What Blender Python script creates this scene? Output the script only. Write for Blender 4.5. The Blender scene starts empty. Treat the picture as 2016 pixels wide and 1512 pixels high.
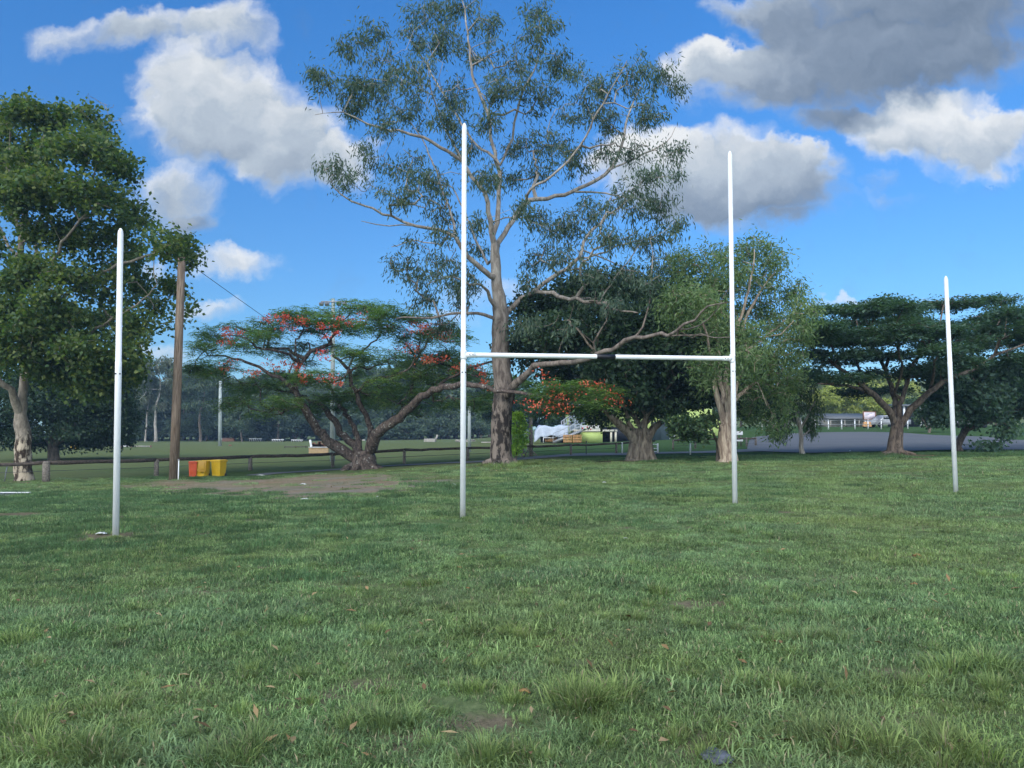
import bpy, bmesh, math, random
import numpy as np
from mathutils import Vector, Matrix

SC = bpy.context.scene
COL = SC.collection
RNG = np.random.default_rng(11)
random.seed(5)

# ------------------------------------------------------------------ camera model
F, CX, CY = 1515.0, 1008.0, 756.0
PITCH = math.radians(3.3)
CAM = np.array([0.0, 0.0, 1.64])
SP, CP = math.sin(PITCH), math.cos(PITCH)


def ray(px, py):
    a, b = (px - CX) / F, (CY - py) / F
    return np.array([a, CP - b * SP, SP + b * CP])


def P(px, py, Y):
    d = ray(px, py)
    return CAM + d * (Y / d[1])


def S(v, a, b):
    t = np.clip((v - a) / (b - a), 0, 1)
    return t * t * (3 - 2 * t)


def height(x, y):
    x = np.asarray(x, float); y = np.asarray(y, float)
    z = 0.0205 * 34 * np.tanh(x / 34.0)
    z = z - 0.55 * S(y, 17, 33) * S(-x, -4, 12)
    z = z + 1.35 * S(y, 38, 115) * S(x, 9, 30)
    z = z + 17 * S(y, 150, 270) * S(x, 35, 110)
    z = z + 0.035 * np.sin(x * .9 + y * .35) * np.sin(y * .7 - x * .2) * S(y, 2, 12) * (1 - S(y, 50, 70))
    return z


def G(px, py):
    """ground point seen at a pixel"""
    d = ray(px, py)
    lo = 2.0
    Y = lo
    prev = None
    while Y < 600:
        p = CAM + d * (Y / d[1])
        h = p[2] - float(height(p[0], p[1]))
        if h < 0:
            a, b = prev, Y
            for _ in range(40):
                m = (a + b) / 2
                q = CAM + d * (m / d[1])
                if q[2] - float(height(q[0], q[1])) > 0: a = m
                else: b = m
            return CAM + d * (b / d[1])
        prev = Y
        Y += 0.25 if Y < 60 else 1.0
    return CAM + d * (prev / d[1])


def on_ground(x, y, dz=0):
    return np.array([x, y, float(height(x, y)) + dz])


# ------------------------------------------------------------------ node helpers
def new_mat(name):
    m = bpy.data.materials.new(name); m.use_nodes = True
    nt = m.node_tree; nt.nodes.clear()
    return m, nt


def N(nt, typ, **kw):
    n = nt.nodes.new(typ)
    for k, v in kw.items():
        if k.startswith('in_'):
            key = k[3:]
            key = int(key) if key.isdigit() else key.replace('_', ' ')
            n.inputs[key].default_value = v
        else: setattr(n, k, v)
    return n


def L(nt, a, b): nt.links.new(a, b)


def ramp(nt, fac, stops):
    r = nt.nodes.new('ShaderNodeValToRGB')
    e = r.color_ramp.elements
    while len(e) < len(stops): e.new(0.5)
    for el, (p, c) in zip(e, stops):
        el.position = p; el.color = (c[0], c[1], c[2], 1) if len(c) == 3 else c
    L(nt, fac, r.inputs[0])
    return r.outputs[0]


def mixc(nt, fac, a, b, blend='MIX'):
    m = nt.nodes.new('ShaderNodeMix'); m.data_type = 'RGBA'; m.blend_type = blend
    for sock, v in ((m.inputs[0], fac), (m.inputs[6], a), (m.inputs[7], b)):
        if isinstance(v, (int, float)): sock.default_value = v
        elif isinstance(v, tuple): sock.default_value = (v[0], v[1], v[2], 1)
        else: L(nt, v, sock)
    return m.outputs[2]


def mth(nt, op, a, b=None, c=None, clamp=False):
    m = nt.nodes.new('ShaderNodeMath'); m.operation = op; m.use_clamp = clamp
    for i, v in enumerate((a, b, c)):
        if v is None: continue
        if isinstance(v, (int, float)): m.inputs[i].default_value = v
        else: L(nt, v, m.inputs[i])
    return m.outputs[0]


def noise(nt, vec, scale, detail=4, rough=.55, dist=0.0):
    n = nt.nodes.new('ShaderNodeTexNoise')
    n.inputs['Scale'].default_value = scale; n.inputs['Detail'].default_value = detail
    n.inputs['Roughness'].default_value = rough; n.inputs['Distortion'].default_value = dist
    if vec is not None: L(nt, vec, n.inputs['Vector'])
    return n.outputs['Fac']


def scale_vec(nt, vec, s):
    m = nt.nodes.new('ShaderNodeVectorMath'); m.operation = 'MULTIPLY'
    L(nt, vec, m.inputs[0]); m.inputs[1].default_value = s
    return m.outputs[0]


def finish(nt, color, rough=.7, spec=.3, bump=None, bstr=.3, bdist=.02, metallic=0.0):
    b = N(nt, 'ShaderNodeBsdfPrincipled')
    b.inputs['Roughness'].default_value = rough
    b.inputs['Specular IOR Level'].default_value = spec
    b.inputs['Metallic'].default_value = metallic
    if isinstance(color, tuple): b.inputs['Base Color'].default_value = (*color, 1)
    else: L(nt, color, b.inputs['Base Color'])
    if bump is not None:
        bp = N(nt, 'ShaderNodeBump'); bp.inputs['Strength'].default_value = bstr
        bp.inputs['Distance'].default_value = bdist
        L(nt, bump, bp.inputs['Height']); L(nt, bp.outputs[0], b.inputs['Normal'])
    o = N(nt, 'ShaderNodeOutputMaterial'); L(nt, b.outputs[0], o.inputs[0])
    return b


def mat_plain(name, c, var=.25, scale=6, rough=.6, spec=.3, metallic=0.0, bump=.15):
    m, nt = new_mat(name)
    tc = N(nt, 'ShaderNodeTexCoord')
    n1 = noise(nt, tc.outputs['Object'], scale, 6, .6)
    dark = tuple(v * (1 - var) for v in c); light = tuple(min(1, v * (1 + var * .6)) for v in c)
    col = ramp(nt, n1, [(.3, dark), (.7, light)])
    finish(nt, col, rough, spec, n1, bump, .01, metallic)
    return m


def mat_leaf(name, cols, trans=.3, rough=.55, nscale=.35, spec=.25, tcol=None):
    m, nt = new_mat(name)
    g = N(nt, 'ShaderNodeNewGeometry')
    rnd = g.outputs['Random Per Island']
    stops = [(i / max(1, len(cols) - 1), c) for i, c in enumerate(cols)]
    c1 = ramp(nt, rnd, stops)
    n1 = noise(nt, g.outputs['Position'], nscale, 3, .6)
    hs = N(nt, 'ShaderNodeHueSaturation')
    L(nt, c1, hs.inputs['Color'])
    L(nt, mth(nt, 'MULTIPLY_ADD', n1, 1.1, .45), hs.inputs['Value'])
    L(nt, mth(nt, 'MULTIPLY_ADD', n1, -.06, .53), hs.inputs['Hue'])
    col = hs.outputs[0]
    b = N(nt, 'ShaderNodeBsdfPrincipled')
    b.inputs['Roughness'].default_value = rough; b.inputs['Specular IOR Level'].default_value = spec
    L(nt, col, b.inputs['Base Color'])
    t = N(nt, 'ShaderNodeBsdfTranslucent')
    L(nt, mixc(nt, 1.0, col, tcol or (1.5, 1.7, .6), 'MULTIPLY'), t.inputs['Color'])
    ms = N(nt, 'ShaderNodeMixShader'); ms.inputs[0].default_value = trans
    L(nt, b.outputs[0], ms.inputs[1]); L(nt, t.outputs[0], ms.inputs[2])
    o = N(nt, 'ShaderNodeOutputMaterial'); L(nt, ms.outputs[0], o.inputs[0])
    return m


# ------------------------------------------------------------------ object helpers
def tag(o, label=None, cat=None, group=None, kind=None):
    if label: o['label'] = label
    if cat: o['category'] = cat
    if group: o['group'] = group
    if kind: o['kind'] = kind
    return o


def empty(name, loc, label, cat, group=None, rz=0):
    o = bpy.data.objects.new(name, None); COL.objects.link(o)
    o.location = tuple(float(v) for v in loc); o.rotation_euler = (0, 0, rz)
    o.empty_display_size = .3
    return tag(o, label, cat, group)


def np_mesh(name, V, quads=None, tris=None):
    me = bpy.data.meshes.new(name)
    V = np.asarray(V, np.float32)
    nq = 0 if quads is None else len(quads); ntr = 0 if tris is None else len(tris)
    me.vertices.add(len(V)); me.vertices.foreach_set('co', V.ravel())
    idx = []
    if nq: idx.append(np.asarray(quads, np.int32).ravel())
    if ntr: idx.append(np.asarray(tris, np.int32).ravel())
    idx = np.concatenate(idx)
    me.loops.add(len(idx)); me.loops.foreach_set('vertex_index', idx)
    me.polygons.add(nq + ntr)
    st = np.concatenate([np.arange(nq) * 4, nq * 4 + np.arange(ntr) * 3]).astype(np.int32)
    me.polygons.foreach_set('loop_start', st)
    me.update(calc_edges=True)
    return me


def link(name, me, mats, parent=None, loc=None, smooth=False):
    if not isinstance(mats, (list, tuple)): mats = [mats]
    for m in mats: me.materials.append(m)
    if smooth: me.polygons.foreach_set('use_smooth', np.ones(len(me.polygons), bool))
    o = bpy.data.objects.new(name, me); COL.objects.link(o)
    if parent is not None: o.parent = parent
    if loc is not None: o.location = tuple(float(v) for v in loc)
    return o


def copy_tree(o, parent=None):
    c = o.copy(); COL.objects.link(c)
    if parent is not None: c.parent = parent
    for ch in [x for x in bpy.data.objects if x.parent == o]:
        copy_tree(ch, c)
    return c


class MB:
    """collects shapes and links them as one mesh object"""
    def __init__(self): self.V = []; self.Q = []; self.T = []; self.n = 0

    def add(self, V, Q=(), T=()):
        V = np.asarray(V, float).reshape(-1, 3)
        self.V.append(V)
        self.Q += [tuple(int(i) + self.n for i in q) for q in Q]
        self.T += [tuple(int(i) + self.n for i in t) for t in T]
        self.n += len(V)
        return self

    def box(self, c, s, rz=0.0, taper=1.0, tilt=None):
        x, y, z = s[0] / 2, s[1] / 2, s[2] / 2
        V = []
        for zz, k in ((-z, taper), (z, 1.0)):
            for a, b in ((-x, -y), (x, -y), (x, y), (-x, y)): V.append((a * k, b * k, zz))
        V = np.array(V)
        M = Matrix.Rotation(rz, 3, 'Z')
        if tilt: M = M @ Matrix.Rotation(tilt[0], 3, tilt[1])
        V = V @ np.array(M).T + np.asarray(c, float)
        self.add(V, [(3, 2, 1, 0), (4, 5, 6, 7), (0, 1, 5, 4), (1, 2, 6, 5), (2, 3, 7, 6), (3, 0, 4, 7)])
        return self

    def tube(self, pts, rad, n=10, cap=True, wob=0.0):
        pts = [np.asarray(p, float) for p in pts]
        rad = [rad] * len(pts) if isinstance(rad, (int, float)) else rad
        V, Q, T = tube_geo(pts, rad, n, wob)
        if cap:
            V = list(V); b = len(V)
            V.append(pts[0]); V.append(pts[-1])
            for i in range(n):
                j = (i + 1) % n
                T.append((b, j, i)); o = (len(pts) - 1) * n
                T.append((b + 1, o + i, o + j))
        self.add(V, Q, T)
        return self

    def bar(self, a, b, w, h):
        a = Vector(a); b = Vector(b); d = (b - a).normalized()
        side = d.cross(Vector((0, 0, 1)))
        if side.length < 1e-4: side = Vector((1, 0, 0))
        side.normalize(); up = side.cross(d)
        V = []
        for p in (a, b):
            for s, u in ((-1, -1), (1, -1), (1, 1), (-1, 1)): V.append(p + side * s * w / 2 + up * u * h / 2)
        self.add([tuple(v) for v in V], [(3, 2, 1, 0), (4, 5, 6, 7), (0, 1, 5, 4), (1, 2, 6, 5), (2, 3, 7, 6), (3, 0, 4, 7)])
        return self

    def build(self, name, mat, parent=None, smooth=False, bevel=0, loc=None):
        me = np_mesh(name, np.concatenate(self.V), np.array(self.Q, int) if self.Q else None, np.array(self.T, int) if self.T else None)
        bm = bmesh.new(); bm.from_mesh(me)
        bmesh.ops.recalc_face_normals(bm, faces=bm.faces)
        if bevel: bmesh.ops.bevel(bm, geom=bm.edges[:], offset=bevel, segments=2, affect='EDGES', profile=.6)
        bm.to_mesh(me); bm.free()
        return link(name, me, mat, parent, loc, smooth)


def tube_geo(pts, rad, n, wob=0.0):
    V, Q, T = [], [], []
    t0 = pts[1] - pts[0]; t0 = t0 / (np.linalg.norm(t0) + 1e-9)
    ref = np.array([1.0, 0, 0]) if abs(t0[0]) < .8 else np.array([0, 1.0, 0])
    u = np.cross(t0, ref); u /= np.linalg.norm(u)
    ang = np.arange(n) * (2 * math.pi / n); ca, sa = np.cos(ang), np.sin(ang)
    for i, p in enumerate(pts):
        if i == 0: t = pts[1] - p
        elif i == len(pts) - 1: t = p - pts[i - 1]
        else: t = pts[i + 1] - pts[i - 1]
        t = t / (np.linalg.norm(t) + 1e-9)
        u = u - t * np.dot(u, t); u /= (np.linalg.norm(u) + 1e-9)
        v = np.cross(t, u)
        r = rad[i]
        if wob:
            rr = r * (1 + wob * (RNG.random(n) - .5))
        else: rr = r * np.ones(n)
        ring = p + (ca * rr)[:, None] * u + (sa * rr)[:, None] * v
        V.extend(ring)
        if i:
            a, b = (i - 1) * n, i * n
            for k in range(n):
                k2 = (k + 1) % n
                Q.append((a + k, a + k2, b + k2, b + k))
    return V, Q, T


# ------------------------------------------------------------------ trees
def crom(pts, step):
    """resample control rows (x,y,z,r,...) with Catmull-Rom"""
    pts = np.asarray(pts, float)
    out = []
    n = len(pts)
    for i in range(n - 1):
        p0 = pts[max(i - 1, 0)]; p1 = pts[i]; p2 = pts[i + 1]; p3 = pts[min(i + 2, n - 1)]
        k = max(1, int(np.linalg.norm(p2[:3] - p1[:3]) / step))
        for j in range(k):
            t = j / k
            out.append(.5 * ((2 * p1) + (-p0 + p2) * t + (2 * p0 - 5 * p1 + 4 * p2 - p3) * t * t + (-p0 + 3 * p1 - 3 * p2 + p3) * t ** 3))
    out.append(pts[-1])
    return np.array(out)


class Skel:
    def __init__(self):
        self.p = []; self.par = []; self.r = []; self.L = []; self.traced = []

    def node(self, p, par, r=None):
        self.p.append(np.asarray(p, float)); self.par.append(par)
        self.r.append(r); self.traced.append(r is not None)
        self.L.append(0 if par < 0 else self.L[par] + np.linalg.norm(self.p[-1] - self.p[par]))
        return len(self.p) - 1

    def limb(self, rows, step=.45, wig=0.0):
        """rows: (x,y,z,r); joins the nearest existing node"""
        c = crom(rows, step)
        par = -1
        if self.p:
            A = np.array(self.p)
            par = int(np.argmin(((A - c[0, :3]) ** 2).sum(1)))
        for i, q in enumerate(c):
            pos = q[:3].copy()
            if wig and i and i < len(c) - 1: pos += RNG.normal(0, wig, 3)
            if i == 0 and par >= 0:
                # blend the joint: skip the duplicate node if very near
                if np.linalg.norm(self.p[par] - pos) < max(self.r[par] or .05, .05) * .6: continue
            par = self.node(pos, par, max(q[3], .004))
        return par

    def grow(self, pts, alpha=.25, seg=.6, wob=.08, sag=0.0, root_min=0.0):
        pts = np.asarray(pts, float)
        n = len(pts)
        A = np.array(self.p); Ls = np.array(self.L)
        ok = np.array([ (q[2] - self.p[0][2]) >= root_min for q in self.p])
        best = np.full(n, 1e9); bi = np.zeros(n, int)
        for i in range(n):
            d = np.sqrt(((A - pts[i]) ** 2).sum(1)) + alpha * Ls
            d[~ok] = 1e8
            k = int(np.argmin(d)); best[i] = d[k]; bi[i] = k
        done = np.zeros(n, bool)
        for _ in range(n):
            i = int(np.argmin(np.where(done, 1e12, best)))
            done[i] = True
            par = int(bi[i]); a = self.p[par]; b = pts[i]
            D = np.linalg.norm(b - a)
            k = max(1, int(D / seg))
            new = []
            off = RNG.normal(0, wob * D, 3) if D > .3 else np.zeros(3)
            off[2] -= sag * D
            cur = par
            for j in range(1, k + 1):
                t = j / k
                q = a + (b - a) * t + off * (math.sin(math.pi * t))
                cur = self.node(q, cur)
                new.append(cur)
            B = np.array([self.p[q] for q in new]); Lb = np.array([self.L[q] for q in new])
            d = np.sqrt(((pts[:, None, :] - B[None]) ** 2).sum(2)) + alpha * Lb[None]
            k2 = d.argmin(1); dm = d[np.arange(n), k2]
            m = dm < best
            best[m] = dm[m]; bi[m] = np.array(new)[k2[m]]

    def radii(self, tip=.012, ex=.45, rmax=.2):
        n = len(self.p)
        self.cnt = np.zeros(n)
        haschild = np.zeros(n, bool)
        for i in range(n):
            if self.par[i] >= 0: haschild[self.par[i]] = True
        self.cnt[~haschild] = 1
        for i in range(n - 1, -1, -1):
            if self.par[i] >= 0: self.cnt[self.par[i]] += self.cnt[i]
        self.R = np.zeros(n)
        for i in range(n):
            if self.traced[i]: self.R[i] = self.r[i]
            else:
                r = min(tip * self.cnt[i] ** ex, rmax)
                if self.par[i] >= 0: r = min(r, self.R[self.par[i]] * .92)
                self.R[i] = max(r, tip * .6)

    def chains(self):
        n = len(self.p)
        kids = [[] for _ in range(n)]
        roots = []
        for i in range(n):
            (kids[self.par[i]] if self.par[i] >= 0 else roots).append(i)
        out = []
        st = [(r, None) for r in roots]
        while st:
            i, start = st.pop()
            ch = ([start] if start is not None else []) + [i]
            while kids[i]:
                ks = sorted(kids[i], key=lambda k: -(self.R[k] * 1000 + self.cnt[k]))
                for k in ks[1:]: st.append((k, i))
                i = ks[0]; ch.append(i)
            out.append(ch)
        return out

    def mesh(self, base, wob=.0, flare=None, minr=0.0):
        V, Q = [], []; off = 0
        for ch in self.chains():
            if len(ch) < 2: continue
            rr = [self.R[i] for i in ch]
            if len(ch) > 1 and self.par[ch[0]] is not None and ch[0] != ch[1]:
                rr[0] = min(rr[0], rr[1] * 1.25) if self.par[ch[1]] == ch[0] and ch[0] != 0 else rr[0]
            m = max(rr)
            n = 14 if m > .2 else 9 if m > .09 else 6 if m > .04 else 4 if m > .02 else 3
            v, q, _ = tube_geo([self.p[i] - base for i in ch], rr, n, wob if m > .06 else 0)
            V.extend(v); Q.extend([tuple(i + off for i in f) for f in q]); off += len(v)
        V = np.array(V); Q = np.array(Q, int)
        return V, Q


def leaf_geo(pos, d, nrm, ln, wd, fold=.15):
    """diamond leaves: pos base, d unit axis, nrm unit normal"""
    s = np.cross(d, nrm); s /= (np.linalg.norm(s, axis=1, keepdims=True) + 1e-9)
    u = np.cross(s, d)
    ln = ln[:, None]; wd = wd[:, None]
    a = pos; c = pos + d * ln
    b = pos + d * ln * .45 + s * wd * .5 + u * wd * fold
    e = pos + d * ln * .45 - s * wd * .5 + u * wd * fold
    V = np.stack([a, b, c, e], 1).reshape(-1, 3)
    n = len(pos)
    Q = np.arange(n * 4).reshape(n, 4)
    return V, Q


def unit(v): return v / (np.linalg.norm(v, axis=1, keepdims=True) + 1e-9)


def crown_leaves(sk, base, per, sig, ln, wd, mode, maxcnt=3, only=None):
    idx = [i for i in range(len(sk.p)) if (not sk.traced[i]) and sk.cnt[i] <= maxcnt]
    A = np.array([sk.p[i] for i in idx]) - base
    par = np.array([sk.p[sk.par[i]] for i in idx]) - base
    td = unit(A - par)
    k = per
    rep = np.repeat(np.arange(len(A)), k)
    t = RNG.random(len(rep))[:, None]
    pos = A[rep] * t + par[rep] * (1 - t) + RNG.normal(0, 1, (len(rep), 3)) * np.array(sig)
    n = len(rep)
    rnd = RNG.normal(0, 1, (n, 3))
    if mode == 'droop':
        d = unit(td[rep] * .35 + rnd * .45 + np.array([0, 0, -.95])); nrm = unit(RNG.normal(0, 1, (n, 3)))
    elif mode == 'soft':
        d = unit(rnd * .75 + np.array([0, 0, -.55]) + td[rep] * .3); nrm = unit(RNG.normal(0, 1, (n, 3)))
    elif mode == 'weep':
        d = unit(rnd * .3 + np.array([0, 0, -1.2])); nrm = unit(RNG.normal(0, 1, (n, 3)))
    elif mode == 'flat':
        d = unit(rnd * np.array([1, 1, .25]) + td[rep] * .5); nrm = unit(RNG.normal(0, .35, (n, 3)) + np.array([0, 0, 1]))
    else:
        d = unit(rnd + td[rep] * .6 + np.array([0, 0, -.25])); nrm = unit(RNG.normal(0, .7, (n, 3)) + np.array([0, 0, .8]))
    l = ln * RNG.uniform(.6, 1.25, n); w = wd * RNG.uniform(.7, 1.2, n)
    return leaf_geo(pos, d, nrm, l, w)


def frond_geo(pos, d, ln, leaflets=7):
    """feathery fronds: thin paired leaflets along a drooping axis"""
    n = len(pos)
    up = np.array([0, 0, 1.0])
    s = unit(np.cross(d, up) + 1e-6)
    Vs, Ls = [], 0
    P_, D_, N_, Ln, Wd = [], [], [], [], []
    for j in range(leaflets):
        t = (j + .6) / leaflets
        c = pos + d * (ln * t)[:, None] + up * (-.35 * ln * t * t)[:, None]
        wl = ln * .34 * math.sin(math.pi * (.15 + .8 * t))
        for sg in (-1, 1):
            dd = unit(s * sg + d * .45 + up * -.25 + RNG.normal(0, .12, (n, 3)))
            P_.append(c); D_.append(dd); N_.append(unit(np.tile(up, (n, 1)) + RNG.normal(0, .25, (n, 3))))
            Ln.append(wl); Wd.append(ln * .10)
    return leaf_geo(np.concatenate(P_), np.concatenate(D_), np.concatenate(N_), np.concatenate(Ln), np.concatenate(Wd), .1)


def clump_points(clumps, Y, per, depth=4.0, dk=1.0, fill=.35):
    """clumps: (px,py,rx,ry[,doff]) ; points in world space"""
    out = []
    area = [c[2] * c[3] for c in clumps]; am = np.mean(area)
    for c in clumps:
        doff = c[4] if len(c) > 4 else RNG.uniform(-depth, depth)
        n = max(3, int(per * (c[2] * c[3] / am) ** .8))
        YY = Y + doff
        cen = P(c[0], c[1], YY)
        rx = c[2] * YY / F; rz = c[3] * YY / F; ry = rx * dk
        v = unit(RNG.normal(0, 1, (n, 3))) * (RNG.random((n, 1)) ** fill)
        out.append(cen + v * np.array([rx, ry, rz]))
    return np.concatenate(out)


def rows(trace, Y, d0=0.0, d1=0.0, last_w=None):
    """trace rows (px,py,width_px) at depth Y + linear offset"""
    out = []
    n = len(trace)
    for i, t in enumerate(trace):
        YY = Y + d0 + (d1 - d0) * i / max(1, n - 1)
        out.append((*P(t[0], t[1], YY), t[2] * YY / F / 2))
    return out


def make_tree(name, label, cat, base, sk, bark, crown_geo, leafmat, extra=(), wob=.12, group=None, root=None):
    e = empty(name, base, label, cat, group)
    V, Q = sk.mesh(base, wob)
    o = link('trunk', np_mesh('trunk', V, Q), bark, e, smooth=True)
    if crown_geo is not None:
        link('crown', np_mesh('crown', crown_geo[0], crown_geo[1]), leafmat, e)
    for nm, geo, mt in extra:
        x = link(nm, np_mesh(nm, geo[0], geo[1]), mt, e)
        if nm == 'seed_pods': x['kind'] = 'stuff'
    return e


def root_flare(sk, base, r, n=7, length=.9, h=.5):
    """buttress roots at the foot of a trunk"""
    for k in range(n):
        a = k * 2 * math.pi / n + RNG.uniform(-.3, .3)
        l = r + length * RNG.uniform(.5, 1)
        dx, dy = math.cos(a), math.sin(a)
        ex, ey = base[0] + dx * l, base[1] + dy * l
        gz = float(height(ex, ey))
        rr = r * RNG.uniform(.28, .4)
        rws = [(base[0] + dx * r * .45, base[1] + dy * r * .45, base[2] + h, rr * .9),
               (base[0] + dx * r * .85, base[1] + dy * r * .85, base[2] + h * .35, rr * .9),
               (base[0] + dx * (r + l) * .5, base[1] + dy * (r + l) * .5, base[2] + .06, rr * .55),
               (ex, ey, gz - .04, rr * .25)]
        sk.limb(rws, .2)


# ------------------------------------------------------------------ materials
def bark_mat(name, dark, light, scale=(6, 6, 1.2), patches=None, low=None, lowz=(0, 1), bump=.5, spots=None, mid=None, midz=(0, 1)):
    m, nt = new_mat(name)
    tc = N(nt, 'ShaderNodeTexCoord')
    ob = tc.outputs['Object']
    v = scale_vec(nt, ob, scale)
    n1 = noise(nt, v, 1.6, 8, .65, .6)
    n2 = noise(nt, ob, 2.2, 4, .6)
    col = ramp(nt, n1, [(.38, dark), (.5, tuple((a + b) / 2 for a, b in zip(dark, light))), (.62, light)])
    if patches:
        pm = ramp(nt, n2, [(.52, (0, 0, 0)), (.56, (1, 1, 1))])
        col = mixc(nt, pm, col, patches)
    if low:
        sx = N(nt, 'ShaderNodeSeparateXYZ'); L(nt, ob, sx.inputs[0])
        zz = mth(nt, 'ADD', sx.outputs[2], mth(nt, 'MULTIPLY_ADD', n2, 3.0, -1.5))
        if mid:
            m2 = N(nt, 'ShaderNodeMapRange'); L(nt, zz, m2.inputs[0]); m2.inputs[1].default_value = midz[0]; m2.inputs[2].default_value = midz[1]
            col = mixc(nt, m2.outputs[0], ramp(nt, n1, [(.40, mid[0]), (.60, mid[1])]), col)
        mr = N(nt, 'ShaderNodeMapRange'); L(nt, zz, mr.inputs[0])
        mr.inputs[1].default_value = lowz[0]; mr.inputs[2].default_value = lowz[1]
        lowc = ramp(nt, mth(nt, 'MULTIPLY_ADD', n1, .5, mth(nt, 'MULTIPLY', noise(nt, scale_vec(nt, ob, (1.6, 1.6, .8)), 2.4, 4, .6), .5)), [(.475, low[0]), (.55, low[1])])
        col = mixc(nt, mr.outputs[0], lowc, col)
    if spots:
        n3 = noise(nt, ob, 7, 2, .5)
        col = mixc(nt, ramp(nt, n3, [(.63, (0, 0, 0)), (.68, (1, 1, 1))]), col, spots)
    finish(nt, col, .85, .15, n1, bump, .04)
    return m


M = {}
M['gum_bark'] = bark_mat('gum_bark', (.20, .165, .135), (.42, .375, .325), (3, 3, .9), patches=None,
                         low=((.030, .024, .021), (.21, .17, .14)), lowz=(2.6, 4.4), bump=.6, mid=((.10, .078, .065), (.25, .205, .17)), midz=(6.8, 8.4))
M['poinciana_bark'] = bark_mat('poinciana_bark', (.035, .027, .025), (.15, .115, .095), (4, 4, 2), spots=(.30, .29, .26))
M['fig_bark'] = bark_mat('fig_bark', (.11, .085, .065), (.34, .28, .21), (5, 5, .8))
M['paper_bark'] = bark_mat('paper_bark', (.16, .11, .08), (.48, .39, .29), (6, 6, .9))
M['plane_bark'] = bark_mat('plane_bark', (.17, .14, .11), (.33, .285, .23), (4, 4, 1.5), low=((.05, .035, .025), (.52, .43, .32)), lowz=(2.0, 2.8))
M['rain_bark'] = bark_mat('rain_bark', (.055, .042, .034), (.20, .155, .12), (4, 4, 1.5))
M['dark_bark'] = bark_mat('dark_bark', (.06, .05, .04), (.18, .145, .115), (5, 5, 1.2))
M['grey_bark'] = bark_mat('grey_bark', (.22, .19, .16), (.5, .46, .4), (4, 4, .8))

M['gum_leaf'] = mat_leaf('gum_leaf', [(.036, .070, .052), (.072, .116, .080), (.130, .170, .108)], 0.35, .5)
M['plane_leaf'] = mat_leaf('plane_leaf', [(.040, .082, .034), (.086, .140, .048), (.175, .205, .062)], 0.4, .5, .6)
M['dark_leaf'] = mat_leaf('dark_leaf', [(.030, .064, .030), (.056, .100, .042), (.088, .138, .056)], 0.3, .5)
M['fig_leaf'] = mat_leaf('fig_leaf', [(.018, .040, .022), (.034, .066, .032), (.058, .098, .044)], 0.24, .45)
M['weep_leaf'] = mat_leaf('weep_leaf', [(.075, .132, .058), (.130, .198, .085), (.200, .260, .122)], 0.4, .55)
M['painted_shade_leaf'] = mat_leaf('painted_shade_leaf', [(.014, .034, .017), (.026, .054, .025), (.044, .078, .034)], .2, .5)  # extra dark leaves: shade on the low left tree painted in
M['rain_leaf'] = mat_leaf('rain_leaf', [(.040, .084, .064), (.066, .122, .086), (.098, .155, .100)], 0.35, .5)
M['frond_leaf'] = mat_leaf('frond_leaf', [(.066, .138, .056), (.120, .210, .078), (.220, .280, .098)], 0.45, .5)
M['lime_leaf'] = mat_leaf('lime_leaf', [(.20, .34, .045), (.32, .48, .07), (.42, .56, .11)], .45, .45)
M['painted_sun_leaf'] = mat_leaf('painted_sun_leaf', [(.20, .24, .05), (.32, .35, .08), (.44, .45, .13)], 0.35, .55)  # sunlight on the far trees painted in as yellow leaf colour
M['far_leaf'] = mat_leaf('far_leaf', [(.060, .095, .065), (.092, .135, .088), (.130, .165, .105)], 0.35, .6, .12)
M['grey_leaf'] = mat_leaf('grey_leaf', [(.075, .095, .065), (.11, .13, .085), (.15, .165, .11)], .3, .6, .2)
M['flower'] = mat_leaf('flower', [(.46, .055, .030), (.66, .11, .055), (.70, .22, .13)], .25, .6, tcol=(1.2, .8, .6))
M['pod'] = mat_plain('pod', (.03, .022, .018), .3)


# ================================================================== TERRAIN
def axis(fine0, fine1, step, far0, far1):
    a = list(np.arange(fine0, fine1 + 1e-6, step))
    s, v = step, a[-1]
    while v < far1:
        s *= 1.25; v += s; a.append(v)
    s, v = step, a[0]
    while v > far0:
        s *= 1.25; v -= s; a.insert(0, v)
    return np.array(a)


def seg_mask(x, y, poly, w0, soft):
    """distance mask around a polyline of ground points with half widths"""
    best = np.full(np.shape(x), 1e9)
    for (a, b, wa), (c, d, wb) in zip(poly[:-1], poly[1:]):
        vx, vy = c - a, d - b
        t = np.clip(((x - a) * vx + (y - b) * vy) / (vx * vx + vy * vy + 1e-9), 0, 1)
        dist = np.hypot(x - a - t * vx, y - b - t * vy) - (wa + (wb - wa) * t)
        best = np.minimum(best, dist)
    return 1 - S(best, 0, soft) if soft else (best < 0).astype(float)


def ell(x, y, c, rx, ry, rot=0.0, soft=.5):
    dx, dy = x - c[0], y - c[1]
    ca, sa = math.cos(rot), math.sin(rot)
    u = (dx * ca + dy * sa) / rx; v = (-dx * sa + dy * ca) / ry
    return 1 - S(np.sqrt(u * u + v * v), 1 - soft, 1 + soft)


def in_poly(x, y, poly):
    x = np.asarray(x); ins = np.zeros(x.shape, bool)
    n = len(poly)
    for i in range(n):
        x1, y1 = poly[i]; x2, y2 = poly[(i + 1) % n]
        c = ((y1 > y) != (y2 > y)) & (x < (x2 - x1) * (y - y1) / (y2 - y1 + 1e-12) + x1)
        ins ^= c
    return ins


gp = lambda px, py: G(px, py)[:2]
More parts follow.
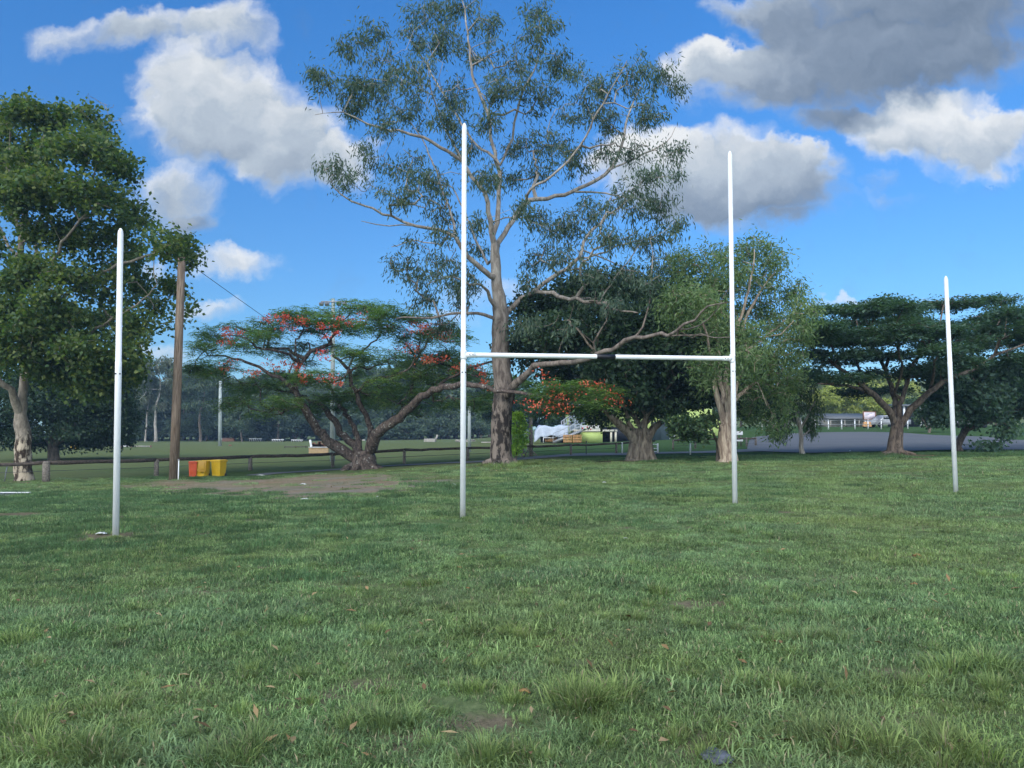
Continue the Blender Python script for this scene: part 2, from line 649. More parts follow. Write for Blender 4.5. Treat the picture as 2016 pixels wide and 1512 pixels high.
# bare dirt in front of the poinciana (outline traced on the ground)
DIRT = [gp(a, b) for a, b in ((245, 957), (330, 947), (480, 945), (560, 939), (640, 933), (720, 932), (800, 938), (868, 948), (872, 957), (770, 968), (670, 975), (590, 984), (520, 984), (430, 973), (330, 966))]
BARE = [(gp(30, 1012), 1.0, .35), (gp(45, 1032), .5, .2), (gp(195, 1018), .7, .25), (gp(205, 1055), .5, .5), (gp(20, 1058), .5, .2),
        (gp(275, 1018), .35, .1), (gp(120, 1180), .22, .2), (gp(90, 1186), .16, .12), (gp(1800, 1098), .3, .2),
        (gp(1210, 1262), .3, .12), (gp(1380, 1190), .35, .25), (gp(1540, 1270), .3, .15), (gp(1620, 1310), .3, .1), (gp(1770, 1415), .28, .12),
        (gp(1400, 1480), .3, .18), (gp(960, 1395), .22, .09), (gp(590, 1390), .2, .08), (gp(700, 1420), .25, .09), (gp(360, 1355), .2, .08),
        (gp(1080, 1265), .25, .1), (gp(1460, 1440), .15, .06), (gp(800, 1470), .25, .07), (gp(330, 1170), .3, .1), (gp(870, 1205), .3, .12), (gp(560, 1390), .25, .1),
        (gp(975, 915), 2.2, 1.1), (gp(1765, 897), 2.6, 1.0), (gp(1820, 903), 1.2, .4), (gp(1262, 907), 2.2, .9), (gp(1440, 909), 1.3, .6), (gp(47, 950), .9, .5)]
_r = np.random.default_rng(77)
for _ in range(80):
    yy_ = _r.uniform(3.6, 15); xx_ = _r.uniform(-.68, .68) * yy_; q_ = _r.uniform(.07, .30)
    BARE.append(((xx_, yy_), q_, q_ * _r.uniform(.4, .8)))
# asphalt path behind the trees and the car park
PATH = []
for px, py, w in ((498, 937, .55), (600, 929, .6), (715, 921, .7), (800, 916, .8), (910, 911, .95), (1040, 902.5, 1.35), (1160, 895.5, 1.5), (1300, 891.5, 1.55), (1440, 889, 1.6), (1560, 886, 1.7)):
    g = gp(px, py); PATH.append((g[0], g[1], w))
LOT = [gp(1470, 889), gp(1600, 893), gp(1760, 889.5), (30, 42), (75, 44), (75, 60)] + [gp(x, y) for x, y in ((2090, 868), (1950, 861), (1850, 858), (1770, 852.5), (1700, 851), (1600, 852.5), (1520, 857), (1480, 862))]


VERGE_SHADE = [gp(x, y) for x, y in ((1180, 911), (1340, 911), (1480, 908.5), (1700, 904.5), (2016, 898), (2400, 890))] + [(120, 60), (120, 130), (20, 130), (0, 60), gp(1100, 900)]  # greener verge grass, with the shade under the trees painted in
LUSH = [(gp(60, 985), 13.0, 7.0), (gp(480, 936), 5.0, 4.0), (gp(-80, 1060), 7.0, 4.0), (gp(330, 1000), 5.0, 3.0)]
DRY = [(np.array([-30.0, 100.0]), 75.0, 58.0), (gp(930, 1075), 2.2, .9), (gp(1030, 1095), 1.5, .6), (gp(730, 1080), 1.2, .7), (gp(1180, 1070), 2.0, .6), (gp(620, 1120), 1.5, .5), (gp(1000, 935), 4.5, 1.2), (gp(1120, 930), 3, 1.0)]


def masks(x, y):
    ring = [(a, b, 0.0) for a, b in DIRT + DIRT[:1]]
    dd = 1 - seg_mask(x, y, ring, 0, 2.4)
    dirt = np.where(in_poly(x, y, DIRT), .5 + .5 * dd, .5 - .5 * dd)
    bare = np.zeros(np.shape(x))
    for c, rx, ry in BARE: bare = np.maximum(bare, ell(x, y, c, rx, ry, .1, .6))
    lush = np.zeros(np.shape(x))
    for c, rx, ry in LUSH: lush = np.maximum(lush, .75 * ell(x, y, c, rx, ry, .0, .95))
    lush = np.maximum(lush, in_poly(x, y, VERGE_SHADE).astype(float))
    dry = np.zeros(np.shape(x))
    for c, rx, ry in DRY: dry = np.maximum(dry, ell(x, y, c, rx, ry, .0, .8))
    return dirt, bare, lush, dry


xs = axis(-34, 34, .34, -560, 560); ys = axis(1.0, 56, .34, -560, 560)
XX, YY = np.meshgrid(xs, ys)
ZZ = height(XX, YY)
TV = np.stack([XX, YY, ZZ], -1).reshape(-1, 3)
nx, ny = len(xs), len(ys)
ii = (np.arange(ny - 1)[:, None] * nx + np.arange(nx - 1)[None]).ravel()
TQ = np.stack([ii, ii + 1, ii + nx + 1, ii + nx], 1)
gme = np_mesh('ground', TV, TQ)
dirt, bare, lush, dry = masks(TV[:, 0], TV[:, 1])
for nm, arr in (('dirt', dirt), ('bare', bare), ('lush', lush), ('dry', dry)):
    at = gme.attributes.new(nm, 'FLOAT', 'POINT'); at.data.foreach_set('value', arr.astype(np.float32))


def ground_material():
    m, nt = new_mat('ground')
    g = N(nt, 'ShaderNodeNewGeometry'); pos = g.outputs['Position']
    A = lambda n: N(nt, 'ShaderNodeAttribute', attribute_name=n).outputs['Fac']
    nb = noise(nt, pos, .22, 4, .6); nm = noise(nt, pos, 1.3, 5, .6); nf = noise(nt, pos, 9, 6, .7)
    # fine grass grain, a little stretched
    ng = noise(nt, scale_vec(nt, pos, (16, 7, 16)), 1.0, 5, .75)
    grass = ramp(nt, ng, [(.25, (.055, .085, .034)), (.5, (.120, .165, .068)), (.75, (.195, .235, .110))])
    grass = mixc(nt, ramp(nt, nm, [(.4, (0, 0, 0)), (.75, (.55, .55, .55))]), grass, (.095, .105, .052))
    nst = noise(nt, scale_vec(nt, pos, (.05, .22, 1)), 1.0, 5, .65)
    grass = mixc(nt, ramp(nt, nst, [(.42, (0, 0, 0)), (.66, (.6, .6, .6))]), grass, (.135, .135, .070))
    yel = mixc(nt, .6, grass, (.12, .13, .045))
    grass = mixc(nt, mth(nt, 'MULTIPLY', A('dry'), .55), grass, yel)
    lush_shade_col = ramp(nt, ng, [(.25, (.020, .048, .018)), (.5, (.040, .088, .032)), (.78, (.075, .135, .050))])  # lush green, darkened further to carry tree shade on the verge
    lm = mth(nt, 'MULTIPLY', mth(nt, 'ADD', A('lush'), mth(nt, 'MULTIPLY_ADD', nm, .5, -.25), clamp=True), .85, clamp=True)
    grass = mixc(nt, lm, grass, lush_shade_col)
    # small thin patches showing thatch
    th = ramp(nt, mth(nt, 'MULTIPLY_ADD', nm, .6, mth(nt, 'MULTIPLY', nf, .4)), [(.60, (0, 0, 0)), (.70, (.55, .55, .55))])
    grass = mixc(nt, th, grass, (.105, .085, .052))
    soil = ramp(nt, nf, [(.3, (.14, .108, .076)), (.55, (.25, .195, .138)), (.75, (.37, .30, .225))])
    gv = noise(nt, pos, .5, 3, .5)
    soil = mixc(nt, ramp(nt, gv, [(.46, (0, 0, 0)), (.62, (.55, .55, .55))]), soil, (.20, .185, .165))
    soil = mixc(nt, ramp(nt, noise(nt, pos, .33, 2, .5), [(.55, (0, 0, 0)), (.7, (.6, .6, .6))]), soil, (.24, .145, .095))
    edge = mth(nt, 'MULTIPLY_ADD', nm, .9, -.45); edge2 = mth(nt, 'MULTIPLY_ADD', nf, .7, -.35)
    dm = mth(nt, 'ADD', mth(nt, 'ADD', A('dirt'), edge), edge2)
    dm = ramp(nt, dm, [(.38, (0, 0, 0)), (.62, (1, 1, 1))])
    gm_ = noise(nt, pos, 1.1, 6, .7)
    dm = mth(nt, 'MULTIPLY', dm, ramp(nt, gm_, [(.40, (.5, .5, .5)), (.54, (1, 1, 1))]))
    col = mixc(nt, dm, grass, soil)
    bmk = mth(nt, 'ADD', mth(nt, 'ADD', A('bare'), edge), edge2)
    bmk = ramp(nt, bmk, [(.4, (0, 0, 0)), (.75, (.85, .85, .85))])
    thatch = ramp(nt, nf, [(.3, (.085, .062, .042)), (.7, (.23, .185, .13))])
    col = mixc(nt, bmk, col, thatch)
    bh = mth(nt, 'ADD', mth(nt, 'MULTIPLY', ng, .6), nf)
    finish(nt, col, 1.0, .0, bh, .7, .05)
    return m


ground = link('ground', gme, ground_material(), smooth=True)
tag(ground, 'wide uneven grass field with worn dirt patch', None, kind='structure')


def asphalt():
    m, nt = new_mat('asphalt')
    g = N(nt, 'ShaderNodeNewGeometry'); pos = g.outputs['Position']
    n1 = noise(nt, pos, 30, 4, .7); n2 = noise(nt, pos, .25, 4, .6)
    c = ramp(nt, n1, [(.3, (.075, .076, .08)), (.7, (.145, .147, .152))])
    c = mixc(nt, ramp(nt, n2, [(.45, (0, 0, 0)), (.7, (.6, .6, .6))]), c, (.14, .135, .13))
    finish(nt, c, .85, .3, n1, .3, .01)
    return m


M['asphalt'] = asphalt()


def strip(name, line, dz):
    """a draped strip along a ground polyline (x, y, half width)"""
    c = crom([(a, b, 0, w) for a, b, w in line], .6)
    V = []
    K = 6
    for i in range(len(c)):
        a = c[max(0, i - 1)]; b = c[min(len(c) - 1, i + 1)]
        t = np.array([b[0] - a[0], b[1] - a[1]]); t /= np.linalg.norm(t)
        nrm = np.array([-t[1], t[0]])
        for k in range(K + 1):
            q = c[i, :2] + nrm * c[i, 3] * (1 - 2 * k / K) * (1 + .04 * math.sin(i * 1.7 + k))
            V.append((q[0], q[1], float(height(*q)) + dz))
    Q = [(i * (K + 1) + k, i * (K + 1) + k + 1, (i + 1) * (K + 1) + k + 1, (i + 1) * (K + 1) + k) for i in range(len(c) - 1) for k in range(K)]
    me = np_mesh(name, V, Q)
    return me


tag(link('path', strip('path', PATH, .03), M['asphalt']), 'narrow asphalt path curving behind the trees', None, kind='structure')


def draped_poly(name, poly, dz, cell, mat):
    x0 = min(p[0] for p in poly); x1 = max(p[0] for p in poly); y0 = min(p[1] for p in poly); y1 = max(p[1] for p in poly)
    bm = bmesh.new()
    vs = [bm.verts.new((p[0], p[1], 0)) for p in poly]
    bm.faces.new(vs)
    for k in range(1, int((x1 - x0) / cell) + 1):
        bmesh.ops.bisect_plane(bm, geom=bm.verts[:] + bm.edges[:] + bm.faces[:], plane_co=(x0 + k * cell, 0, 0), plane_no=(1, 0, 0))
    for k in range(1, int((y1 - y0) / cell) + 1):
        bmesh.ops.bisect_plane(bm, geom=bm.verts[:] + bm.edges[:] + bm.faces[:], plane_co=(0, y0 + k * cell, 0), plane_no=(0, 1, 0))
    for v in bm.verts: v.co.z = float(height(v.co.x, v.co.y)) + dz
    bmesh.ops.triangulate(bm, faces=bm.faces[:])
    bmesh.ops.recalc_face_normals(bm, faces=bm.faces)
    me = bpy.data.meshes.new(name); bm.to_mesh(me); bm.free()
    return link(name, me, mat)


lot_line = crom([(p[0], p[1], 0) for p in LOT] + [(LOT[0][0], LOT[0][1], 0)], 2.5)[:-1]
LOTP = [(p[0], p[1]) for p in lot_line]
tag(draped_poly('car_park', LOTP, .05, 2.0, M['asphalt']), 'dark asphalt car park beyond the umbrella tree', None, kind='structure')

# ================================================================== GRASS BLADES
def blade_patch(name, n, rad, h0, h1, w, lean, spread_pow=.5, seed=0, clump=False):
    r = np.random.default_rng(seed)
    ang = r.random(n) * 2 * math.pi; rr = rad * r.random(n) ** spread_pow
    bx, by = rr * np.cos(ang), rr * np.sin(ang)
    h = r.uniform(h0, h1, n)
    if clump:
        la = ang + r.normal(0, .6, n); ln = lean * (.35 + .9 * rr / rad) * r.uniform(.6, 1.3, n)
    else:
        la = r.random(n) * 2 * math.pi; ln = lean * r.uniform(.3, 1.5, n)
    dx, dy = np.cos(la), np.sin(la)
    fa = la + math.pi / 2 + r.normal(0, .7, n)
    sx, sy = np.cos(fa) * w / 2, np.sin(fa) * w / 2
    wv = r.uniform(.6, 1.3, n)
    sx *= wv; sy *= wv
    V = np.zeros((n, 5, 3))
    z1 = h * .55; o1 = h * ln * .35; z2 = h * np.clip(1 - .35 * ln * ln, .25, 1); o2 = h * ln
    V[:, 0] = np.stack([bx - sx, by - sy, 0 * h - .01], 1); V[:, 1] = np.stack([bx + sx, by + sy, 0 * h - .01], 1)
    V[:, 2] = np.stack([bx + dx * o1 + sx * .8, by + dy * o1 + sy * .8, z1], 1)
    V[:, 3] = np.stack([bx + dx * o1 - sx * .8, by + dy * o1 - sy * .8, z1], 1)
    V[:, 4] = np.stack([bx + dx * o2, by + dy * o2, z2], 1)
    b = np.arange(n)[:, None] * 5
    Q = b + np.array([[0, 1, 2, 3]]); T = b + np.array([[3, 2, 4]])
    me = np_mesh(name, V.reshape(-1, 3), Q, T)
    return me


def grass_mat(name, cols, drycol, dryamt):
    m, nt = new_mat(name)
    g = N(nt, 'ShaderNodeNewGeometry'); oi = N(nt, 'ShaderNodeObjectInfo')
    rnd = mth(nt, 'FRACT', mth(nt, 'ADD', g.outputs['Random Per Island'], mth(nt, 'MULTIPLY', oi.outputs['Random'], 7.3)))
    c = ramp(nt, rnd, [(0, cols[0]), (.5, cols[1]), (1, cols[2])])
    n1 = noise(nt, g.outputs['Position'], .9, 4, .6); n2 = noise(nt, g.outputs['Position'], .25, 2, .5)
    c = mixc(nt, ramp(nt, n1, [(.42, (0, 0, 0)), (.7, (.7, .7, .7))]), c, cols[3])
    c = mixc(nt, ramp(nt, n2, [(.45, (0, 0, 0)), (.7, (.6, .6, .6))]), c, cols[4])
    hv = N(nt, 'ShaderNodeHueSaturation'); L(nt, c, hv.inputs['Color'])
    n5 = noise(nt, g.outputs['Position'], 5.5, 3, .6)
    L(nt, mth(nt, 'MULTIPLY_ADD', mth(nt, 'ADD', n5, mth(nt, 'MULTIPLY', oi.outputs['Random'], .45)), 1.7, -.08), hv.inputs['Value'])
    c = mixc(nt, 1.0, hv.outputs[0], (.96, .92, .90), 'MULTIPLY')
    r2 = mth(nt, 'FRACT', mth(nt, 'MULTIPLY', rnd, 17.17))
    c = mixc(nt, ramp(nt, r2, [(1 - dryamt - .01, (0, 0, 0)), (1 - dryamt, (1, 1, 1))]), c, drycol)
    b = N(nt, 'ShaderNodeBsdfPrincipled'); L(nt, c, b.inputs['Base Color'])
    b.inputs['Roughness'].default_value = .55; b.inputs['Specular IOR Level'].default_value = .25
    t = N(nt, 'ShaderNodeBsdfTranslucent'); L(nt, c, t.inputs['Color'])
    ms = N(nt, 'ShaderNodeMixShader'); ms.inputs[0].default_value = .3
    L(nt, b.outputs[0], ms.inputs[1]); L(nt, t.outputs[0], ms.inputs[2])
    o = N(nt, 'ShaderNodeOutputMaterial'); L(nt, ms.outputs[0], o.inputs[0])
    return m


GM = grass_mat('turf', [(.066, .132, .042), (.152, .255, .088), (.270, .385, .150), (.195, .305, .160), (.225, .275, .085)], (.40, .34, .20), .03)
GL = grass_mat('lush_shade_turf', [(.045, .105, .038), (.080, .160, .058), (.125, .210, .085), (.080, .165, .075), (.095, .165, .052)], (.16, .15, .08), .03)  # lush blades; their darker green also stands in for tree shade
GT = grass_mat('tuft', [(.085, .155, .040), (.165, .255, .070), (.270, .355, .115), (.180, .260, .120), (.21, .255, .075)], (.30, .26, .15), .05)

gcol = bpy.data.collections.new('grass_source')
srcs = []
k = 0
for i in range(5): srcs.append((blade_patch('turf_patch', 320, .26, .016, .048, .0064, 1.3, .5, 100 + i), GM))
for i in range(3): srcs.append((blade_patch('long_patch', 230, .24, .035, .082, .0072, 1.2, .5, 200 + i), GM))
for i in range(3): srcs.append((blade_patch('lush_shade_patch', 300, .28, .03, .08, .0055, .8, .5, 300 + i), GL))
for i in range(4): srcs.append((blade_patch('tuft_patch', 130, .13, .07, .165, .0060, .85, .7, 400 + i, True), GT))
for i, (me, mt) in enumerate(srcs):
    me.materials.append(mt)
    o = bpy.data.objects.new('g%02d_blades' % i, me); gcol.objects.link(o)

pts, rots, scls, idxs = [], [], [], []


def scatter(y0, y1, step, scale, kinds, lkinds, keep=1.0):
    yv = np.arange(y0, y1, step)
    for y in yv:
        hw = y * .70 + 1.2
        xv = np.arange(-hw, hw, step)
        x = xv + RNG.uniform(-.5, .5, len(xv)) * step; yy = y + RNG.uniform(-.5, .5, len(xv)) * step
        d, b, l, dr = masks(x, yy)
        nz = .5 + .25 * np.sin(x * 1.9 + 1.3 * np.sin(yy * 1.1)) + .25 * np.sin(yy * 2.3 + 1.7 * np.sin(x * .8))
        d = d + (d > .02) * ((nz - .5) * .55 + RNG.normal(0, .16, len(x)))
        ok = (RNG.random(len(x)) > S(d, .15, .85) * .96) & (RNG.random(len(x)) > b * .92) & (RNG.random(len(x)) < keep * (.80 + .35 * nz))
        ok &= ~in_poly(x, yy, LOTP) & (seg_mask(x, yy, PATH, 0, 0) < .5)
        for j in np.nonzero(ok)[0]:
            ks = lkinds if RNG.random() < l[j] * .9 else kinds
            pts.append((x[j], yy[j], float(height(x[j], yy[j])))); rots.append((RNG.normal(0, .05), RNG.normal(0, .05), RNG.random() * 6.28))
            s = scale * RNG.uniform(.8, 1.2) * (.8 + .4 * nz[j]); scls.append((s, s, s * RNG.uniform(.8, 1.15))); idxs.append(ks[RNG.integers(len(ks))])


TURF = [0, 1, 2, 3, 4, 5, 0, 1, 2]; LONG = [5, 6, 7]; LUSHK = [8, 9, 10]; TUFT = [11, 12, 13, 14]
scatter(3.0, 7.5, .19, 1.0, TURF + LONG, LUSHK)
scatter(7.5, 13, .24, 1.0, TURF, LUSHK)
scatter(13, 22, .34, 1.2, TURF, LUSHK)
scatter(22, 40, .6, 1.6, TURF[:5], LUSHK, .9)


def tuft_at(x, y, s, n=1, spread=.1):
    for _ in range(n):
        xx, yy = x + RNG.normal(0, spread), y + RNG.normal(0, spread * .6)
        pts.append((xx, yy, float(height(xx, yy)))); rots.append((0, 0, RNG.random() * 6.28))
        ss = s * RNG.uniform(.75, 1.2); scls.append((ss * 1.1, ss * 1.1, ss)); idxs.append(TUFT[RNG.integers(4)])


for px, py, s, n in ((1165, 1385, 1.1, 5), (1190, 1370, 1.0, 3), (1520, 1355, .9, 4), (1540, 1265, .8, 2), (1260, 1215, .8, 2), (1215, 1225, .7, 2), (1345, 1240, .7, 2), (1010, 1250, .8, 2),
                       (1930, 1320, 1.2, 5), (1985, 1350, 1.0, 3), (1660, 1470, 1.2, 6), (1900, 1490, 1.1, 4), (1560, 1260, .8, 2), (1610, 1255, .7, 2), (1780, 1350, .9, 2), (1310, 1170, .8, 2), (1450, 1050, .8, 2),
                       (1170, 1400, 1.0, 3), (490, 1485, 1.0, 4), (470, 1500, .9, 3), (720, 1430, .9, 3), (790, 1425, 1.0, 3), (960, 1490, 1.0, 3), (200, 1400, .9, 3), (130, 1490, 1.1, 5), (230, 1495, 1.0, 3),
                       (310, 1240, .8, 2), (300, 1200, .7, 2), (840, 1150, .8, 2), (880, 1260, .8, 3), (740, 1250, .8, 2), (90, 1420, 1.0, 4), (10, 1270, .9, 4), (660, 1060, 1.0, 3), (500, 1330, .7, 2), (1700, 1180, .7, 2), (1960, 1135, .8, 2),
                       (905, 1022, .45, 3), (918, 1022, .4, 2), (1440, 992, .45, 2), (1455, 992, .4, 2), (222, 1060, .5, 3), (235, 1061, .5, 3), (1885, 971, .45, 2)):
    g = gp(px, py); tuft_at(g[0], g[1], s * .86, n)
for _ in range(240):
    py = RNG.uniform(1040, 1512); px = RNG.uniform(-20, 2040)
    g = gp(px, py); tuft_at(g[0], g[1], RNG.uniform(.35, .6), 1)
for cx, cy in ((960, 920), (1010, 918), (985, 922), (1030, 914)):
    for _ in range(6):
        g = gp(cx + RNG.normal(0, 14), cy + RNG.normal(0, 2)); tuft_at(g[0], g[1], 1.7, 1)

pme = bpy.data.meshes.new('grass')
pme.vertices.add(len(pts)); pme.vertices.foreach_set('co', np.array(pts, np.float32).ravel())
a = pme.attributes.new('rot', 'FLOAT_VECTOR', 'POINT'); a.data.foreach_set('vector', np.array(rots, np.float32).ravel())
a = pme.attributes.new('scl', 'FLOAT_VECTOR', 'POINT'); a.data.foreach_set('vector', np.array(scls, np.float32).ravel())
a = pme.attributes.new('pick', 'INT', 'POINT'); a.data.foreach_set('value', np.array(idxs, np.int32))
grass = bpy.data.objects.new('grass', pme); COL.objects.link(grass)
tag(grass, 'short mown grass blades and longer tufts covering the field', None, kind='stuff')
ng = bpy.data.node_groups.new('grass_scatter', 'GeometryNodeTree')
ng.interface.new_socket('Geometry', in_out='INPUT', socket_type='NodeSocketGeometry')
ng.interface.new_socket('Geometry', in_out='OUTPUT', socket_type='NodeSocketGeometry')
gi = ng.nodes.new('NodeGroupInput'); go = ng.nodes.new('NodeGroupOutput')
iop = ng.nodes.new('GeometryNodeInstanceOnPoints'); ci = ng.nodes.new('GeometryNodeCollectionInfo')
ci.inputs[0].default_value = gcol; ci.inputs['Separate Children'].default_value = True; ci.inputs['Reset Children'].default_value = True


def named(t, n):
    x = ng.nodes.new('GeometryNodeInputNamedAttribute'); x.data_type = t; x.inputs['Name'].default_value = n
    return x.outputs['Attribute']


ng.links.new(gi.outputs[0], iop.inputs['Points']); ng.links.new(ci.outputs[0], iop.inputs['Instance'])
iop.inputs['Pick Instance'].default_value = True
ng.links.new(named('INT', 'pick'), iop.inputs['Instance Index'])
ng.links.new(named('FLOAT_VECTOR', 'rot'), iop.inputs['Rotation']); ng.links.new(named('FLOAT_VECTOR', 'scl'), iop.inputs['Scale'])
ng.links.new(iop.outputs[0], go.inputs[0])
md = grass.modifiers.new('scatter', 'NODES'); md.node_group = ng

# ================================================================== TREES NEAR THE FIELD
# ---- tall eucalypt
def build_gum():
    base = G(988, 914); Y = base[1]
    sk = Skel()
    b0 = (988, 918, 50)
    sk.limb(rows([b0, (988, 905, 44), (986, 880, 41), (986, 850, 41), (990, 800, 40), (993, 770, 42), (989, 740, 37), (986, 690, 36), (985, 640, 33), (983, 605, 30), (979, 565, 23), (977, 530, 20), (975, 505, 20)], Y), .35, .02)
    root_flare(sk, base, .62, 6, .5, .35)
    T = lambda tr, d0=0, d1=0, wig=.03: sk.limb(rows([(a, b_, w * .86) for a, b_, w in tr], Y, d0, d1), .4, wig)
    T([(975, 505, 15), (972, 478, 15), (969, 456, 13), (962, 417, 11), (953, 381, 10), (925, 345, 9), (913, 318, 8.5), (882, 298, 8), (834, 270, 7), (786, 258, 6), (747, 254, 5), (699, 234, 4), (675, 222, 3), (620, 226, 1.2)], 0, -3)
    T([(970, 465, 12), (979, 437, 12), (982, 397, 10), (985, 337, 9.5), (977, 314, 9), (967, 270, 8), (961, 222, 7.5), (945, 187, 7), (929, 147, 6), (923, 79, 4.5), (917, 32, 3.5), (905, -10, 2)], 0, 2)
    T([(977, 314, 7), (950, 295, 6), (929, 276, 5.5), (898, 226, 5), (858, 159, 4), (834, 119, 3), (800, 70, 2)], 0, 4)
    T([(985, 325, 6), (1009, 274, 5.5), (1017, 222, 5), (1040, 159, 4), (1060, 119, 3), (1065, 60, 2), (1055, 20, 1.5)], 0, -3)
    T([(930, 350, 6), (900, 300, 5), (870, 240, 4), (850, 180, 3), (842, 120, 2)], -1, -4)
    T([(975, 505, 15), (980, 480, 13), (993, 460, 12), (1017, 421, 11.5), (1040, 393, 11), (1076, 391, 9.5), (1128, 377, 9), (1168, 357, 8.5), (1203, 333, 8), (1223, 294, 7), (1231, 254, 5.5), (1240, 215, 4), (1262, 170, 2.5)], 0, 3)
    T([(1203, 333, 5), (1255, 310, 4), (1314, 278, 2.5), (1330, 250, 1.5)], 2.5, 5)
    T([(1036, 395, 7), (1045, 369, 6), (1088, 345, 5.5), (1144, 286, 5), (1175, 222, 4), (1207, 167, 3), (1235, 119, 2)], 0, -4)
    T([(1128, 377, 5), (1180, 380, 4), (1240, 390, 3), (1300, 400, 2)], 1.5, -3)
    T([(976, 550, 15), (967, 543, 13), (945, 524, 11.5), (921, 504, 11), (898, 468, 9), (866, 452, 8), (818, 445, 7), (771, 427, 6), (719, 405, 5), (671, 385, 3.5), (648, 349, 2.5), (628, 318, 1.5)], 0, -4)
    T([(818, 445, 3.5), (790, 444, 3), (739, 443, 2.4), (711, 435, 1.4)], -2.2, -3)
    T([(870, 482, 3.5), (834, 476, 3), (802, 476, 2.5), (771, 486, 1.5)], -1, 0)
    T([(898, 468, 6), (888, 420, 5), (874, 381, 4.5), (854, 325, 4), (835, 280, 3), (800, 230, 2)], -1.3, 3)
    T([(960, 520, 6), (940, 480, 5), (915, 420, 4), (890, 370, 3), (860, 350, 2)], 1, 5)
    T([(984, 640, 9), (971, 628, 9), (955, 620, 8), (938, 618, 7), (885, 618, 6), (849, 625, 5.2), (815, 624, 4.2), (781, 627, 3.4)], 0, -2)
    T([(984, 620, 10), (965, 590, 9), (950, 560, 6), (925, 560, 5), (890, 545, 4), (840, 560, 2.5)], 0, -3)
    T([(986, 625, 16), (998, 614, 14), (1012, 600, 13), (1024, 589, 12), (1040, 581, 12), (1053, 573, 11), (1081, 550, 10), (1117, 528, 9.5), (1138, 507, 8.5), (1156, 464, 7.5), (1181, 439, 6.5), (1213, 414, 5), (1243, 385, 3), (1270, 350, 2)], 0, 3)
    T([(1053, 575, 9), (1075, 577, 9), (1099, 580, 9), (1135, 591, 8.5), (1181, 595, 8), (1203, 605, 6), (1256, 616, 3)], 0, -6, .05)
    T([(1160, 592, 5), (1181, 594, 4.5), (1203, 557, 3.5), (1235, 515, 2.5), (1260, 480, 1.6)], -4, -3)
    T([(1138, 507, 5), (1180, 500, 4), (1230, 480, 3), (1290, 470, 2), (1340, 450, 1.2)], 1.4, -1)
    T([(990, 785, 26), (1004, 772, 20), (1017, 757, 18), (1046, 728, 15), (1071, 718, 13), (1110, 716, 12.5), (1146, 709, 12), (1174, 696, 11.5), (1206, 682, 10.5), (1235, 670, 10), (1267, 664, 9), (1303, 661, 8.5), (1331, 650, 7), (1367, 628, 5.5), (1399, 603, 4), (1431, 595, 2.5)], 0, -10, .05)
    T([(1303, 661, 5), (1335, 660, 4), (1367, 662, 3), (1405, 663, 2.3), (1438, 664, 1.6)], -7, -9.5)
    T([(1247, 667, 5), (1258, 655, 5), (1267, 643, 4.5), (1274, 614, 4), (1281, 564, 3.5), (1281, 536, 3), (1283, 500, 2), (1280, 470, 1.4)], -5.5, -6)
    T([(1174, 696, 5.5), (1168, 675, 5), (1178, 655, 4.5), (1195, 628, 2.5), (1200, 600, 1.5)], -3.8, -5)
    T([(1110, 716, 3), (1100, 690, 2.5), (1120, 640, 2), (1130, 600, 1.2)], -2.2, -4)
    T([(1060, 722, 3), (1075, 680, 2.4), (1100, 620, 1.8)], -.8, -3)
    T([(1337, 648, 3.5), (1380, 640, 3), (1410, 610, 2), (1440, 560, 1.2)], -7.8, -10)
